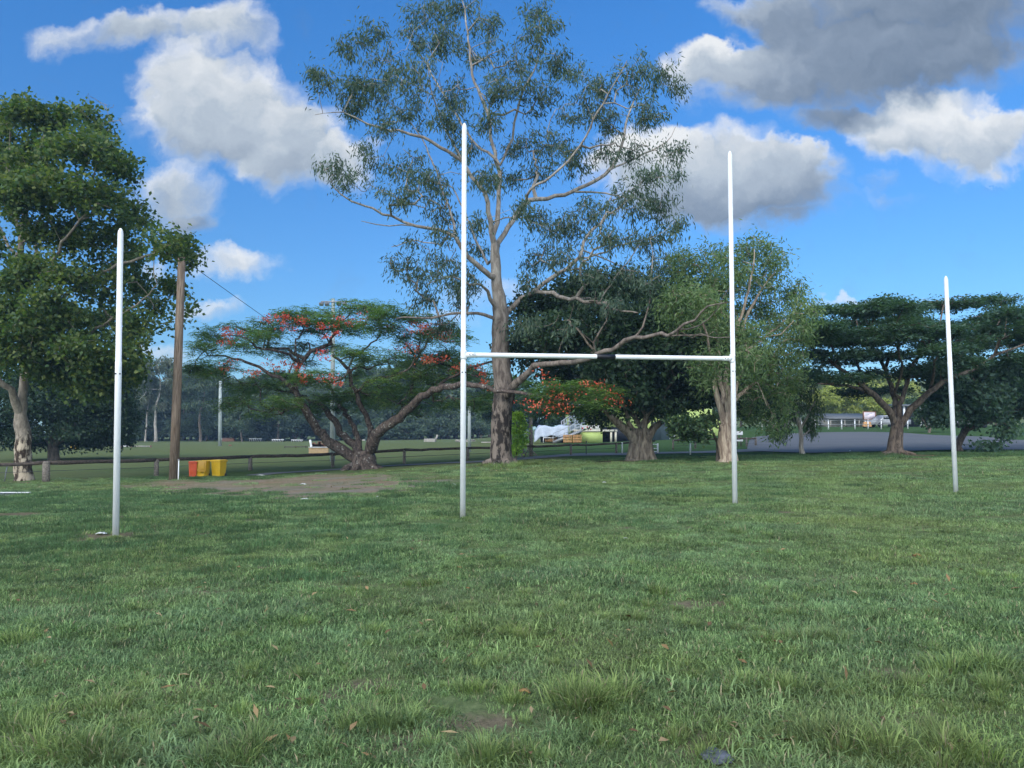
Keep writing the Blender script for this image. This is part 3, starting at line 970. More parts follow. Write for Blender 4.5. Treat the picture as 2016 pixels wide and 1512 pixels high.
    cl = [(690, 95, 38, 35), (735, 70, 40, 35), (640, 165, 38, 28), (620, 140, 22, 20), (700, 165, 60, 45), (765, 130, 55, 55), (850, 30, 55, 40), (905, 15, 60, 35), (860, 85, 60, 45), (930, 95, 55, 50), (820, 70, 35, 45), (960, 40, 30, 40),
          (1060, 25, 38, 35), (1085, 50, 22, 22), (1045, 85, 45, 38), (1010, 130, 65, 36), (1090, 125, 48, 36), (1125, 145, 36, 32), (740, 195, 60, 40), (820, 165, 65, 48), (800, 225, 65, 40), (895, 190, 60, 48), (985, 180, 60, 50), (1060, 190, 55, 45),
          (690, 205, 45, 25), (760, 250, 50, 20), (880, 240, 55, 35), (960, 235, 40, 35), (1180, 185, 50, 45), (1245, 150, 55, 45), (1300, 145, 48, 42), (1335, 180, 22, 20), (1195, 235, 60, 40), (1270, 225, 46, 36), (1130, 225, 45, 36), (1160, 160, 30, 30),
          (1030, 290, 46, 42), (1080, 285, 52, 48), (1130, 310, 55, 45), (960, 350, 50, 36), (1010, 350, 40, 28), (1060, 340, 40, 30), (920, 300, 36, 30), (1320, 310, 34, 36), (1275, 355, 46, 36), (1230, 395, 56, 42), (1170, 420, 56, 42), (1300, 400, 36, 42), (1335, 345, 18, 24),
          (1110, 450, 50, 50), (1065, 430, 36, 36), (1200, 470, 55, 36), (1280, 470, 55, 36), (1335, 445, 26, 22), (660, 330, 26, 30), (690, 360, 46, 24), (740, 325, 40, 26), (800, 340, 50, 46), (850, 360, 56, 44), (790, 390, 55, 26), (865, 410, 40, 42), (720, 290, 30, 15), (630, 330, 14, 16),
          (790, 520, 28, 32), (830, 550, 46, 36), (870, 520, 46, 42), (830, 588, 46, 26), (905, 560, 40, 50), (935, 480, 30, 36), (880, 450, 36, 28), (870, 640, 36, 22), (910, 590, 34, 34), (935, 440, 24, 30), (800, 470, 20, 12),
          (1060, 500, 46, 42), (1110, 515, 46, 36), (1160, 540, 55, 36), (1035, 555, 26, 26), (1230, 540, 46, 36), (1290, 520, 46, 32), (1050, 640, 34, 24, -3), (1120, 650, 30, 16, -5), (1205, 600, 34, 18, -5), (1285, 560, 34, 28, -6), (1240, 545, 34, 20, -4), (1020, 650, 25, 30), (1150, 600, 40, 20), (1030, 410, 30, 26), (1245, 300, 40, 30), (1200, 300, 40, 26)]
    pts = clump_points(cl, Y, 22, 5.0, .9, .66)
    sk.grow(pts, .12, .7, .09, .02, root_min=5)
    sk.radii(.016, .42, .11)
    V1, Q1 = crown_leaves(sk, base, 25, (.19, .19, .18), .28, .062, 'droop', 2)
    V2, Q2 = crown_leaves(sk, base, 7, (.34, .34, .32), .25, .056, 'droop', 6)
    return make_tree('eucalyptus_tree', 'tall spreading gum with dark rough lower trunk and smooth pale limbs', 'tree', base, sk, M['gum_bark'],
                     (np.concatenate([V1, V2]), np.concatenate([Q1, Q2 + len(V1)])), M['gum_leaf'])


build_gum()


# ---- broad-leaved tree at the left edge
def build_plane():
    base = G(47, 947); Y = base[1]
    sk = Skel()
    sk.limb(rows([(47, 950, 40), (47, 940, 34), (45, 900, 31), (46, 865, 28), (42, 835, 27), (40, 815, 22), (46, 780, 17), (48, 740, 16), (46, 700, 15), (42, 620, 14), (40, 540, 13), (42, 460, 11), (60, 380, 8), (80, 300, 5), (90, 240, 3)], Y), .35, .02)
    T = lambda tr, d0=0, d1=0: sk.limb(rows(tr, Y, d0, d1), .4, .04)
    T([(41, 818, 18), (30, 790, 15), (22, 770, 13), (8, 755, 12), (-15, 735, 10), (-60, 700, 7), (-90, 640, 4)], 0, -2)
    T([(46, 690, 9), (90, 620, 8), (150, 565, 7), (230, 525, 6), (300, 500, 5), (360, 480, 3)], 0, -2)
    T([(43, 600, 8), (70, 520, 7), (72, 450, 6), (120, 380, 5), (180, 310, 4), (220, 250, 2)], 0, 3)
    T([(40, 520, 7), (10, 470, 6), (-20, 420, 4)], 0, 1)
    T([(46, 740, 9), (120, 700, 7), (200, 640, 5), (270, 600, 3), (310, 560, 2)], 0, -4)
    T([(44, 650, 8), (90, 560, 7), (130, 470, 5), (190, 400, 3)], 0, -4)
    T([(42, 480, 6), (20, 380, 5), (20, 300, 4), (25, 220, 2)], 0, -2)
    cl = [(30, 225, 55, 38), (-20, 280, 50, 60), (105, 240, 45, 34), (185, 250, 50, 34), (60, 295, 85, 50), (165, 305, 85, 44), (235, 330, 46, 42), (80, 380, 95, 44), (195, 385, 85, 44), (262, 405, 34, 34), (10, 350, 60, 50),
          (130, 465, 90, 40), (225, 475, 65, 36), (275, 440, 22, 20), (105, 545, 85, 42), (205, 555, 80, 44), (265, 560, 42, 40), (330, 480, 46, 24), (368, 500, 34, 34), (330, 560, 30, 30), (300, 605, 30, 30), (375, 610, 10, 14),
          (100, 640, 100, 44), (210, 640, 76, 44), (262, 650, 40, 36), (90, 700, 100, 36), (190, 715, 80, 44), (0, 690, 40, 26), (255, 700, 26, 26), (20, 640, 50, 40), (15, 560, 30, 30), (-30, 700, 70, 60), (-20, 480, 30, 40), (150, 765, 70, 26), (-40, 380, 50, 60), (250, 520, 40, 30), (60, 450, 40, 25)]
    cl += [(45, 700, 46, 26, -3.2), (65, 640, 46, 36, -3.2), (30, 585, 40, 36, -3), (75, 525, 40, 30, -3), (45, 395, 46, 40, -3), (60, 330, 50, 40, -2.5), (110, 600, 60, 40, -3.5), (160, 690, 70, 40, -3), (110, 740, 60, 30, -1), (210, 755, 50, 26, -1), (250, 730, 34, 26)]
    pts = clump_points(cl, Y, 26, 4.2, 1.0, .5)
    sk.grow(pts, .12, .7, .08, 0, root_min=3.2)
    # bare twigs on top
    tw = clump_points([(150, 215, 40, 16), (200, 205, 45, 18), (235, 235, 25, 22)], Y, 9, 2.0, 1.0, .8)
    k0 = len(sk.p)
    sk.grow(tw, .1, .5, .12)
    sk.radii(.0125, .42, .13)
    for i in range(k0, len(sk.p)): sk.cnt[i] += 50
    V1, Q1 = crown_leaves(sk, base, 58, (.30, .30, .24), .24, .18, 'mix', 3)
    return make_tree('shade_tree', 'big broad-leaved tree with peeling cream trunk beside the rail fence', 'tree', base, sk, M['plane_bark'], (V1, Q1), M['plane_leaf'])


build_plane()


def generic_tree(name, label, cat, basepx, trunks, clumps, bark, leaf, per, leaves, sig, ln, wd, mode, depth=2.5, dk=1.0, root_min=1.2, tip=.012, maxcnt=3, alpha=.12, flare=None, sag=0.0, group=None, Yb=None, fill=.45, wig=.03):
    base = G(*basepx) if Yb is None else P(basepx[0], basepx[1], Yb)
    Y = base[1]
    sk = Skel()
    for tr in trunks:
        d0, d1 = (tr[0], tr[1]) if not isinstance(tr[0], tuple) else (0, 0)
        seq = [t for t in tr if isinstance(t, tuple)]
        sk.limb(rows(seq, Y, d0, d1), .35, wig)
    if name == 'fig_tree':
        for k in range(9):
            a = k * .7; q0 = base[0] + .50 * math.cos(a); q1 = base[1] + .45 * math.sin(a)
            sk.limb([(q0 * 1.0 + .16 * math.cos(a), q1 + .16 * math.sin(a), float(height(q0, q1)) - .1, .16), (q0, q1, base[2] + .35, .14), (base[0] + .42 * math.cos(a + .2), base[1] + .38 * math.sin(a + .2), base[2] + .9, .13), (base[0] + .25 * math.cos(a + .4), base[1] + .25 * math.sin(a + .4), base[2] + 1.5, .09)], .2)
    if flare: root_flare(sk, base, *flare)
    if mode == 'flat': clumps = [(c[0] + RNG.uniform(-12, 12), c[1] + RNG.uniform(-9, 9), c[2], c[3] * RNG.uniform(.8, 1.6)) for c in clumps]
    pts = clump_points(clumps, Y, per, depth, dk, fill)
    sk.grow(pts, alpha, .6, .08, sag, root_min=root_min)
    sk.radii(tip, .42, .12)
    geo = crown_leaves(sk, base, leaves, sig, ln, wd, mode, maxcnt)
    return make_tree(name, label, cat, base, sk, bark, geo, leaf, group=group), sk, base


# ---- dark tree behind it
generic_tree('shade_tree', 'low dark tree with splayed leaning stems behind the fence at far left', 'tree', (107, 906),
             [[(107, 908, 22), (104, 890, 20), (103, 875, 16)], [0, 2, (104, 880, 10), (90, 862, 8), (70, 850, 6), (40, 830, 4)], [0, -2, (104, 878, 12), (120, 865, 10), (140, 845, 8), (165, 815, 6), (190, 780, 4)],
              [0, 0, (104, 875, 10), (100, 840, 8), (105, 800, 6), (110, 760, 4)], [0, 2, (112, 872, 8), (160, 850, 6), (210, 820, 4)]],
             [(40, 815, 70, 40), (30, 760, 60, 40), (110, 800, 90, 50), (130, 870, 50, 14), (215, 865, 50, 18), (60, 870, 50, 14), (190, 790, 70, 50), (235, 770, 36, 50), (200, 835, 70, 30), (150, 850, 60, 18), (235, 820, 36, 34), (30, 860, 50, 16), (90, 770, 80, 50), (170, 750, 80, 50), (240, 850, 24, 16), (0, 850, 40, 26)],
             M['dark_bark'], M['painted_shade_leaf'], 84, 50, (.36, .36, .26), .28, .2, 'mix', 3.0, root_min=1.0)


# ---- poinciana
def build_poinciana():
    base = G(715, 923); Y = base[1]
    sk = Skel()
    sk.limb(rows([(716, 930, 62), (716, 915, 52), (717, 900, 46), (716, 888, 40)], Y), .25, .0)
    root_flare(sk, base, .72, 8, .7, .35)
    T = lambda tr, d0=0, d1=0: sk.limb(rows([(a, b_, w * .84) for a, b_, w in tr], Y, d0, d1), .35, .05)
    T([(712, 905, 28), (689, 894, 26), (659, 877, 25), (634, 857, 22), (617, 836, 20), (602, 809, 18), (588, 787, 15), (576, 765, 12), (550, 745, 9), (510, 722, 7), (460, 705, 5), (410, 700, 3)], 0, -2)
    T([(588, 787, 11), (584, 755, 10), (580, 731, 10), (602, 703, 9), (624, 687, 9), (648, 676, 8), (660, 655, 6), (668, 635, 4)], -1, 1)
    T([(585, 711, 8), (569, 700, 7), (536, 689, 6), (505, 681, 5), (486, 668, 4), (450, 660, 2.5)], -1, -4)
    T([(648, 676, 4), (640, 660, 4), (610, 650, 3), (570, 650, 2)], 1, 3)
    T([(712, 895, 24), (689, 869, 18), (669, 852, 16), (659, 831, 15), (642, 809, 13), (630, 795, 11), (600, 783, 8), (560, 770, 6), (510, 760, 4), (460, 755, 2.5)], 0, 4)
    T([(706, 885, 16), (700, 850, 13), (684, 824, 11), (672, 799, 9), (655, 770, 7), (640, 745, 5)], 0, 3)
    T([(718, 895, 22), (730, 860, 15), (726, 829, 13), (714, 804, 12), (699, 772, 11), (688, 745, 9.5), (679, 722, 8.5), (669, 712, 7), (655, 700, 6)], 0, -2)
    T([(699, 772, 7), (720, 755, 7), (750, 742, 6.5), (780, 738, 5), (810, 720, 3)], -1, -3)
    T([(684, 735, 5), (700, 700, 4.5), (730, 675, 4), (760, 655, 2.5)], -1.5, 1)
    T([(726, 892, 30), (734, 872, 27), (748, 848, 24), (778, 829, 22), (808, 803, 20), (828, 783, 18), (853, 769, 16), (882, 760, 15), (907, 757, 14), (940, 760, 12), (975, 768, 10), (1020, 772, 8), (1070, 778, 6), (1130, 785, 4.5), (1180, 782, 3), (1215, 785, 2)], 0, -10)
    T([(806, 806, 10), (811, 768, 9), (814, 738, 8), (820, 705, 7), (836, 682, 5), (850, 660, 3)], -.5, 2)
    T([(812, 750, 6), (840, 728, 6), (880, 718, 5), (905, 732, 4), (950, 745, 3)], 0, -2)
    T([(853, 769, 8), (900, 735, 6), (950, 715, 5), (1010, 715, 3)], -2.2, -3)
    T([(820, 705, 4), (800, 680, 3.5), (780, 660, 2.5)], .8, -2)
    cl = [(440, 660, 46, 18), (405, 685, 30, 18), (480, 690, 46, 16), (440, 715, 46, 16), (540, 645, 40, 15), (520, 670, 40, 14), (600, 650, 50, 16), (650, 635, 44, 16), (695, 640, 44, 16), (750, 650, 50, 18), (805, 655, 48, 20), (860, 665, 44, 22),
          (560, 690, 44, 14), (640, 695, 44, 14), (695, 690, 50, 18), (770, 695, 46, 20), (835, 705, 48, 24), (890, 715, 36, 22), (420, 745, 50, 18), (480, 752, 46, 16), (540, 742, 46, 16), (600, 748, 42, 16), (660, 772, 50, 18), (715, 770, 42, 18), (765, 785, 42, 18), (820, 805, 34, 14),
          (560, 785, 40, 14), (910, 735, 36, 22), (950, 735, 40, 22), (960, 775, 40, 14), (1040, 745, 44, 22), (1060, 790, 46, 20), (1120, 795, 50, 22), (1180, 790, 42, 20), (1090, 765, 46, 20), (1150, 765, 40, 18), (1200, 775, 30, 16), (740, 715, 40, 18), (600, 715, 30, 12), (880, 690, 36, 20), (500, 775, 40, 12), (385, 715, 20, 20), (760, 745, 36, 16), (690, 735, 36, 14), (1075, 805, 24, 12)]
    cl += [(830, 770, 40, 16, -2), (885, 785, 40, 14, -2), (935, 792, 40, 14, -3), (800, 745, 36, 16, -2), (780, 800, 36, 14, -2), (640, 608, 46, 14), (700, 612, 50, 14), (580, 620, 40, 14), (660, 622, 50, 12), (730, 620, 44, 14), (590, 630, 40, 14), (760, 630, 44, 16), (820, 635, 40, 16), (870, 645, 40, 18), (470, 645, 40, 16), (520, 640, 36, 14), (420, 665, 40, 16), (900, 665, 34, 18)]
    cl += [(470, 790, 46, 16), (540, 800, 46, 16), (610, 800, 40, 14, 3), (660, 800, 46, 16, 3), (730, 800, 46, 16, 3), (790, 760, 46, 18, 2), (860, 790, 40, 14, 3), (560, 755, 40, 16), (630, 740, 44, 16), (850, 740, 44, 18), (780, 725, 40, 18), (680, 655, 44, 16), (590, 675, 40, 14)]
    cl = [(c[0] + RNG.uniform(-8, 8), c[1] + RNG.uniform(-11, 11), *c[2:]) for c in cl]
    cl = [c if c[0] < 1000 else (*c[:4], (-9.5 if c[0] > 1078 else -.5) + RNG.uniform(-1, 1)) for c in cl]
    pts = clump_points(cl, Y, 22, 3.6, 1.3, .5)
    sk.grow(pts, .1, .5, .12, -.03, root_min=1.3)
    sk.radii(.017, .42, .10)
    idx = [i for i in range(len(sk.p)) if not sk.traced[i] and sk.cnt[i] <= 3]
    A = np.array([sk.p[i] for i in idx]) - base
    rep = np.repeat(np.arange(len(A)), 11)
    rnd = RNG.normal(0, 1, (len(rep), 3))
    d = unit(rnd * np.array([1, 1, .22]) + np.array([0, 0, .12]))
    pos = A[rep] + RNG.normal(0, 1, (len(rep), 3)) * np.array([.26, .26, .08])
    geo = frond_geo(pos, d, RNG.uniform(.45, .80, len(rep)), 5)
    # flower clusters
    fl = [(445, 665), (470, 660), (440, 678), (525, 632), (545, 630), (560, 640), (580, 650), (690, 635), (720, 635), (712, 640), (635, 697), (570, 728), (585, 727), (630, 750), (600, 755), (540, 730), (840, 645), (850, 655), (865, 668), (830, 655), (785, 690), (835, 715), (855, 715),
          (905, 733), (950, 740), (960, 770), (1055, 800), (1090, 795), (1060, 808), (1105, 790), (1130, 785), (1135, 800), (1160, 762), (1180, 765), (1210, 785), (1220, 790), (1075, 745), (1080, 762), (1215, 800), (440, 730), (505, 740), (642, 665), (820, 690), (645, 755), (770, 655), (660, 645),
          (1150, 770), (1195, 775), (1120, 812), (1090, 780), (1110, 800), (875, 655), (600, 640), (1040, 800), (1075, 795), (815, 640), (1170, 770)]
    fp, fd, fn, fln, fwd = [], [], [], [], []
    fl = fl + [(x + RNG.uniform(-28, 28), y + RNG.uniform(-14, 14)) for x, y in fl]
    for px, py in fl:
        c = P(px, py - 4, Y + (RNG.uniform(-4.6, -2.2) if px < 1000 else RNG.uniform(-11.5, -9.5))) - base
        n = int(RNG.uniform(22, 44) * (1 if px < 1000 else .32)); sz = RNG.uniform(.6, 1.2)
        q = c + RNG.normal(0, 1, (n, 3)) * np.array([.19, .19, .11]) * sz
        fp.append(q); fd.append(unit(RNG.normal(0, 1, (n, 3)) + np.array([0, 0, .5]))); fn.append(unit(RNG.normal(0, 1, (n, 3))))
        fln.append(RNG.uniform(.08, .13, n)); fwd.append(RNG.uniform(.05, .09, n))
    fgeo = leaf_geo(np.concatenate(fp), np.concatenate(fd), np.concatenate(fn), np.concatenate(fln), np.concatenate(fwd), .3)
    # long dark seed pods hanging from the twigs
    pk = RNG.choice(len(A), 110)
    pd = unit(RNG.normal(0, .22, (110, 3)) + np.array([0, 0, -1]))
    pgeo = leaf_geo(A[pk], pd, unit(RNG.normal(0, 1, (110, 3))), RNG.uniform(.3, .55, 110), np.full(110, .05), .3)
    return make_tree('poinciana_tree', 'wide flat-topped tree with red flowers and several splayed dark stems', 'tree', base, sk, M['poinciana_bark'], geo, M['frond_leaf'],
                     extra=(('flowers', fgeo, M['flower']), ('seed_pods', pgeo, M['pod'])))


build_poinciana()

# ---- fig
generic_tree('fig_tree', 'dense very dark tree with short fluted pale trunk in front of the lime building', 'tree', (1262, 906),
             [[(1262, 912, 50), (1262, 900, 46), (1264, 885, 42), (1264, 870, 38)], [0, -1, (1258, 880, 26), (1250, 868, 22), (1238, 853, 19), (1222, 839, 17), (1206, 823, 13), (1180, 800, 9), (1140, 770, 5)],
              [0, 0, (1265, 880, 24), (1266, 855, 18), (1269, 835, 15), (1272, 819, 11), (1262, 800, 9), (1265, 740, 8), (1250, 660, 5), (1240, 600, 3)], [0, 1, (1270, 878, 22), (1277, 859, 17), (1285, 843, 15), (1302, 831, 11), (1330, 810, 9), (1370, 770, 6), (1400, 720, 4)],
              [0, 2, (1268, 835, 9), (1285, 818, 7), (1310, 780, 6), (1330, 700, 4), (1340, 620, 3)], [0, -2, (1250, 868, 10), (1240, 830, 9), (1210, 760, 7), (1170, 690, 5), (1120, 630, 3)], [0, 3, (1266, 850, 10), (1240, 800, 9), (1230, 720, 7), (1200, 640, 5), (1190, 580, 3)]],
             [(1050, 620, 50, 50, 3), (1120, 585, 70, 44, 3), (1200, 575, 75, 44, 3), (1290, 580, 75, 46, 3), (1075, 700, 70, 50, 3), (1165, 670, 90, 60), (1270, 670, 90, 60), (1360, 670, 80, 70), (1130, 745, 70, 30, 3), (1220, 760, 80, 50), (1310, 755, 80, 55), (1390, 735, 70, 60), (1360, 775, 60, 26),
              (1250, 800, 50, 22), (1440, 690, 60, 60, 3), (1420, 765, 46, 34, 2), (1450, 760, 50, 40, 3), (1370, 600, 60, 50, 3), (1180, 810, 40, 22), (1300, 800, 50, 20), (1480, 790, 40, 36, 4), (1500, 740, 40, 50, 4), (1010, 690, 30, 40, 4), (1100, 650, 50, 40, -.5), (1200, 720, 60, 40, -1), (1300, 700, 70, 50, -1), (1380, 700, 50, 50, -1), (1330, 640, 70, 50, -.5), (1215, 640, 60, 45, -1)],
             M['fig_bark'], M['fig_leaf'], 66, 46, (.34, .34, .28), .25, .15, 'mix', 2.6, root_min=1.8, flare=(.34, 6, .45, .3), maxcnt=3)

# ---- paperbark in front of it
generic_tree('paperbark_tree', 'weeping grey-green tree with pale papery forked trunk behind the black-banded crossbar post', 'tree', (1436, 909),
             [[(1434, 914, 44), (1433, 900, 34), (1431, 869, 31), (1430, 840, 28)], [0, 0, (1429, 842, 15), (1421, 811, 13), (1415, 785, 11), (1409, 756, 9), (1402, 700, 6), (1385, 640, 4), (1365, 580, 3)], [0, 2, (1428, 842, 12), (1424, 790, 10), (1419, 755, 9), (1415, 690, 7), (1405, 600, 5), (1395, 540, 3)],
              [0, -1, (1432, 845, 16), (1435, 811, 14), (1434, 779, 12), (1430, 752, 10), (1440, 700, 8), (1460, 620, 6), (1480, 540, 4), (1485, 490, 2)], [0, 1, (1434, 815, 12), (1445, 775, 11), (1453, 750, 10), (1464, 726, 9), (1470, 690, 8), (1463, 640, 6), (1500, 570, 4), (1530, 530, 2)],
              [0, 1, (1438, 800, 9), (1452, 779, 8), (1475, 763, 7), (1491, 752, 5), (1530, 722, 3), (1560, 700, 1.2)], [0, 3, (1464, 700, 6), (1510, 660, 5), (1560, 620, 4), (1585, 590, 2)], [0, 0, (1491, 752, 3), (1500, 770, 2), (1510, 800, 1)]],
             [(1340, 520, 34, 32), (1390, 508, 46, 30), (1400, 560, 50, 34), (1360, 590, 56, 36), (1482, 488, 40, 28), (1520, 508, 28, 32), (1500, 550, 46, 36), (1450, 560, 50, 36), (1420, 620, 64, 36), (1500, 610, 48, 36), (1568, 580, 36, 26), (1582, 618, 28, 36), (1540, 650, 46, 36), (1370, 650, 56, 36),
              (1460, 660, 56, 36), (1400, 720, 50, 36), (1500, 710, 56, 36), (1558, 700, 36, 36), (1385, 750, 20, 26, 2), (1500, 770, 46, 36), (1540, 780, 26, 46), (1480, 810, 36, 26), (1520, 830, 26, 30), (1330, 600, 40, 40), (1440, 520, 30, 30), (1555, 745, 30, 30), (1420, 660, 50, 26, 1.5), (1575, 655, 24, 24), (1390, 600, 40, 30, -3), (1470, 720, 46, 30, -3)],
             M['paper_bark'], M['weep_leaf'], 34, 38, (.24, .24, .24), .22, .062, 'soft', 2.4, root_min=2.2, maxcnt=3, sag=-.04)

# ---- thin trees beside the paperbark
generic_tree('weeping_tree', 'slender thin-trunked tree with drooping dark foliage at the car park edge', 'tree', (1580, 894),
             [[(1580, 896, 12), (1578, 880, 9), (1576, 860, 8), (1573, 840, 7.5), (1568, 815, 6), (1565, 780, 4)], [0, -1, (1575, 850, 5), (1590, 820, 4), (1605, 790, 2)], [0, 1, (1573, 840, 5), (1555, 810, 4), (1545, 790, 2)]],
             [(1568, 785, 28, 36), (1600, 795, 22, 36), (1545, 805, 22, 44), (1597, 840, 14, 22), (1540, 850, 16, 18), (1560, 758, 36, 26), (1590, 830, 16, 14), (1530, 850, 16, 10), (1545, 835, 16, 22)],
             M['grey_bark'], M['dark_leaf'], 34, 22, (.16, .16, .22), .22, .045, 'weep', 1.2, root_min=.7, sag=-.04)
generic_tree('bushy_tree', 'small dark round-leaved tree with thin crooked stem left of the paperbark', 'tree', (1413, 909),
             [[(1413, 911, 9), (1414, 890, 7), (1413, 870, 6.5), (1403, 852, 5), (1392, 840, 3)], [0, -1, (1413, 868, 4), (1418, 850, 3), (1412, 830, 2)], [0, 1, (1403, 852, 3), (1375, 845, 2.5), (1350, 840, 2)]],
             [(1362, 838, 36, 18), (1338, 835, 26, 16), (1375, 858, 22, 14), (1395, 828, 26, 16), (1345, 855, 20, 10), (1330, 848, 14, 12)],
             M['dark_bark'], M['dark_leaf'], 46, 14, (.13, .13, .1), .16, .12, 'mix', .9, root_min=.6)

# ---- rain tree with the umbrella crown
generic_tree('umbrella_tree', 'wide umbrella-shaped tree with layered flat crown and thick forked trunk at right', 'tree', (1764, 894),
             [[(1763, 900, 38), (1762, 891, 31), (1764, 870, 27), (1767, 846, 24), (1767, 832, 22)], [0, -2, (1763, 838, 14), (1758, 822, 13), (1741, 798, 13), (1722, 780, 12), (1703, 762, 10), (1680, 743, 8), (1655, 727, 7), (1631, 707, 6), (1600, 684, 5), (1575, 660, 3)],
              [0, 2, (1766, 835, 13), (1764, 805, 11), (1759, 774, 10), (1750, 741, 8), (1735, 712, 7), (1715, 680, 5), (1690, 650, 3)], [0, 1, (1768, 832, 12), (1772, 800, 9), (1785, 760, 8), (1795, 728, 7), (1808, 703, 6), (1830, 670, 4), (1850, 640, 3)],
              [0, -1, (1771, 840, 14), (1782, 822, 12), (1795, 806, 13), (1810, 790, 12), (1828, 772, 11), (1869, 746, 9), (1924, 722, 7), (1960, 700, 6), (2000, 685, 4), (2040, 670, 3)], [0, 2, (1869, 746, 7), (1880, 715, 6), (1905, 690, 5), (1945, 660, 4), (1970, 630, 2)],
              [0, -3, (1722, 780, 7), (1690, 765, 6), (1650, 758, 5), (1610, 755, 3)], [0, -3, (1759, 774, 6), (1775, 735, 5), (1770, 690, 4), (1760, 650, 3)], [0, 3, (1703, 762, 5), (1690, 725, 5), (1680, 690, 4), (1650, 650, 3)], [0, -3, (1828, 772, 6), (1840, 740, 5), (1845, 700, 4), (1880, 660, 3)], [0, -2, (1655, 727, 4), (1640, 690, 4), (1630, 650, 3), (1640, 620, 2)]],
             [(1640, 616, 46, 9), (1715, 608, 60, 9), (1795, 608, 60, 9), (1870, 607, 54, 9), (1945, 603, 50, 9), (1990, 618, 40, 9), (1620, 640, 36, 9), (1690, 638, 60, 10), (1775, 640, 70, 10), (1860, 640, 66, 10), (1950, 638, 56, 11), (2030, 650, 46, 11), (1610, 668, 34, 9), (1680, 666, 56, 9), (1765, 664, 66, 9), (1845, 664, 56, 9), (1935, 664, 56, 9), (2005, 668, 40, 9),
              (1605, 695, 26, 9), (1690, 692, 50, 8), (1770, 698, 50, 8), (1855, 690, 44, 8), (1635, 720, 44, 9), (1800, 722, 50, 9), (1600, 738, 30, 9), (1655, 750, 56, 10), (1750, 762, 42, 9), (1820, 742, 54, 10), (1690, 772, 40, 8), (1870, 715, 40, 9), (1720, 735, 30, 7), *[(RNG.uniform(1600, 2010), RNG.uniform(600, 705), RNG.uniform(16, 36), RNG.uniform(6, 11)) for _ in range(46)], (1600, 755, 24, 8), (1920, 690, 30, 8), (2040, 620, 40, 12)],
             M['rain_bark'], M['rain_leaf'], 40, 38, (.34, .34, .09), .19, .105, 'flat', 4.5, 1.0, root_min=2.0, flare=(.34, 8, .9, .35), fill=.55, alpha=.22)

# ---- low tree at the right edge
generic_tree('leaning_tree', 'low dark tree with curved leaning trunk at the right edge by the road', 'tree', (1888, 890),
             [[(1887, 893, 22), (1889, 880, 15), (1894, 862, 13), (1903, 845, 12)], [0, 1, (1895, 860, 9), (1898, 842, 8), (1902, 822, 6), (1905, 790, 4), (1900, 760, 3)], [0, -1, (1903, 845, 11), (1918, 838, 10), (1935, 834, 9), (1962, 826, 8), (1995, 812, 6), (2030, 795, 5), (2060, 770, 3)], [0, -2, (1950, 830, 5), (1960, 800, 5), (1970, 770, 3)],
              [0, -2, (1975, 822, 4), (1978, 840, 3.2), (1977, 858, 3), (1970, 870, 3), (1960, 880, 2)]],
             [(1858, 745, 40, 26), (1905, 725, 50, 26), (1960, 745, 54, 30), (2010, 760, 46, 36), (1870, 785, 36, 26), (1930, 785, 54, 30), (1990, 795, 46, 26), (1850, 815, 24, 18), (2040, 790, 40, 30), (1945, 879, 15, 4, -2), (1930, 815, 40, 14), (2040, 740, 40, 40), (1985, 848, 8, 10, -2), (1900, 765, 40, 20)],
             M['rain_bark'], M['rain_leaf'], 60, 44, (.28, .28, .2), .24, .16, 'mix', 2.0, root_min=.1, alpha=.15)
generic_tree('bushy_tree', 'small dark bush tree between the umbrella tree and the right leaning tree', 'tree', (1829, 852),
             [[(1829, 856, 7), (1829, 846, 5), (1822, 835, 4), (1815, 822, 3)], [0, 1, (1829, 846, 4), (1838, 832, 3), (1842, 815, 2)]],
             [(1828, 812, 24, 16), (1812, 822, 16, 12), (1845, 820, 18, 14), (1830, 795, 20, 12)], M['dark_bark'], M['dark_leaf'], 50, 14, (.25, .25, .2), .28, .2, 'mix', 1.2, root_min=.6)
# ---- bright sapling at the foot of the gum
generic_tree('sapling', 'bright lime-green leafy sapling beside the dark gum trunk', 'sapling', (1017, 905),
             [[(1017, 908, 4), (1017, 880, 3), (1020, 850, 2.5), (1023, 820, 1.5)]],
             [(1021, 822, 10, 14), (1024, 845, 13, 14), (1016, 850, 12, 12), (1018, 875, 12, 14), (1028, 868, 9, 10), (1014, 888, 12, 8)], M['dark_bark'], M['lime_leaf'], 26, 16, (.13, .13, .1), .17, .12, 'mix', .5, root_min=.3)


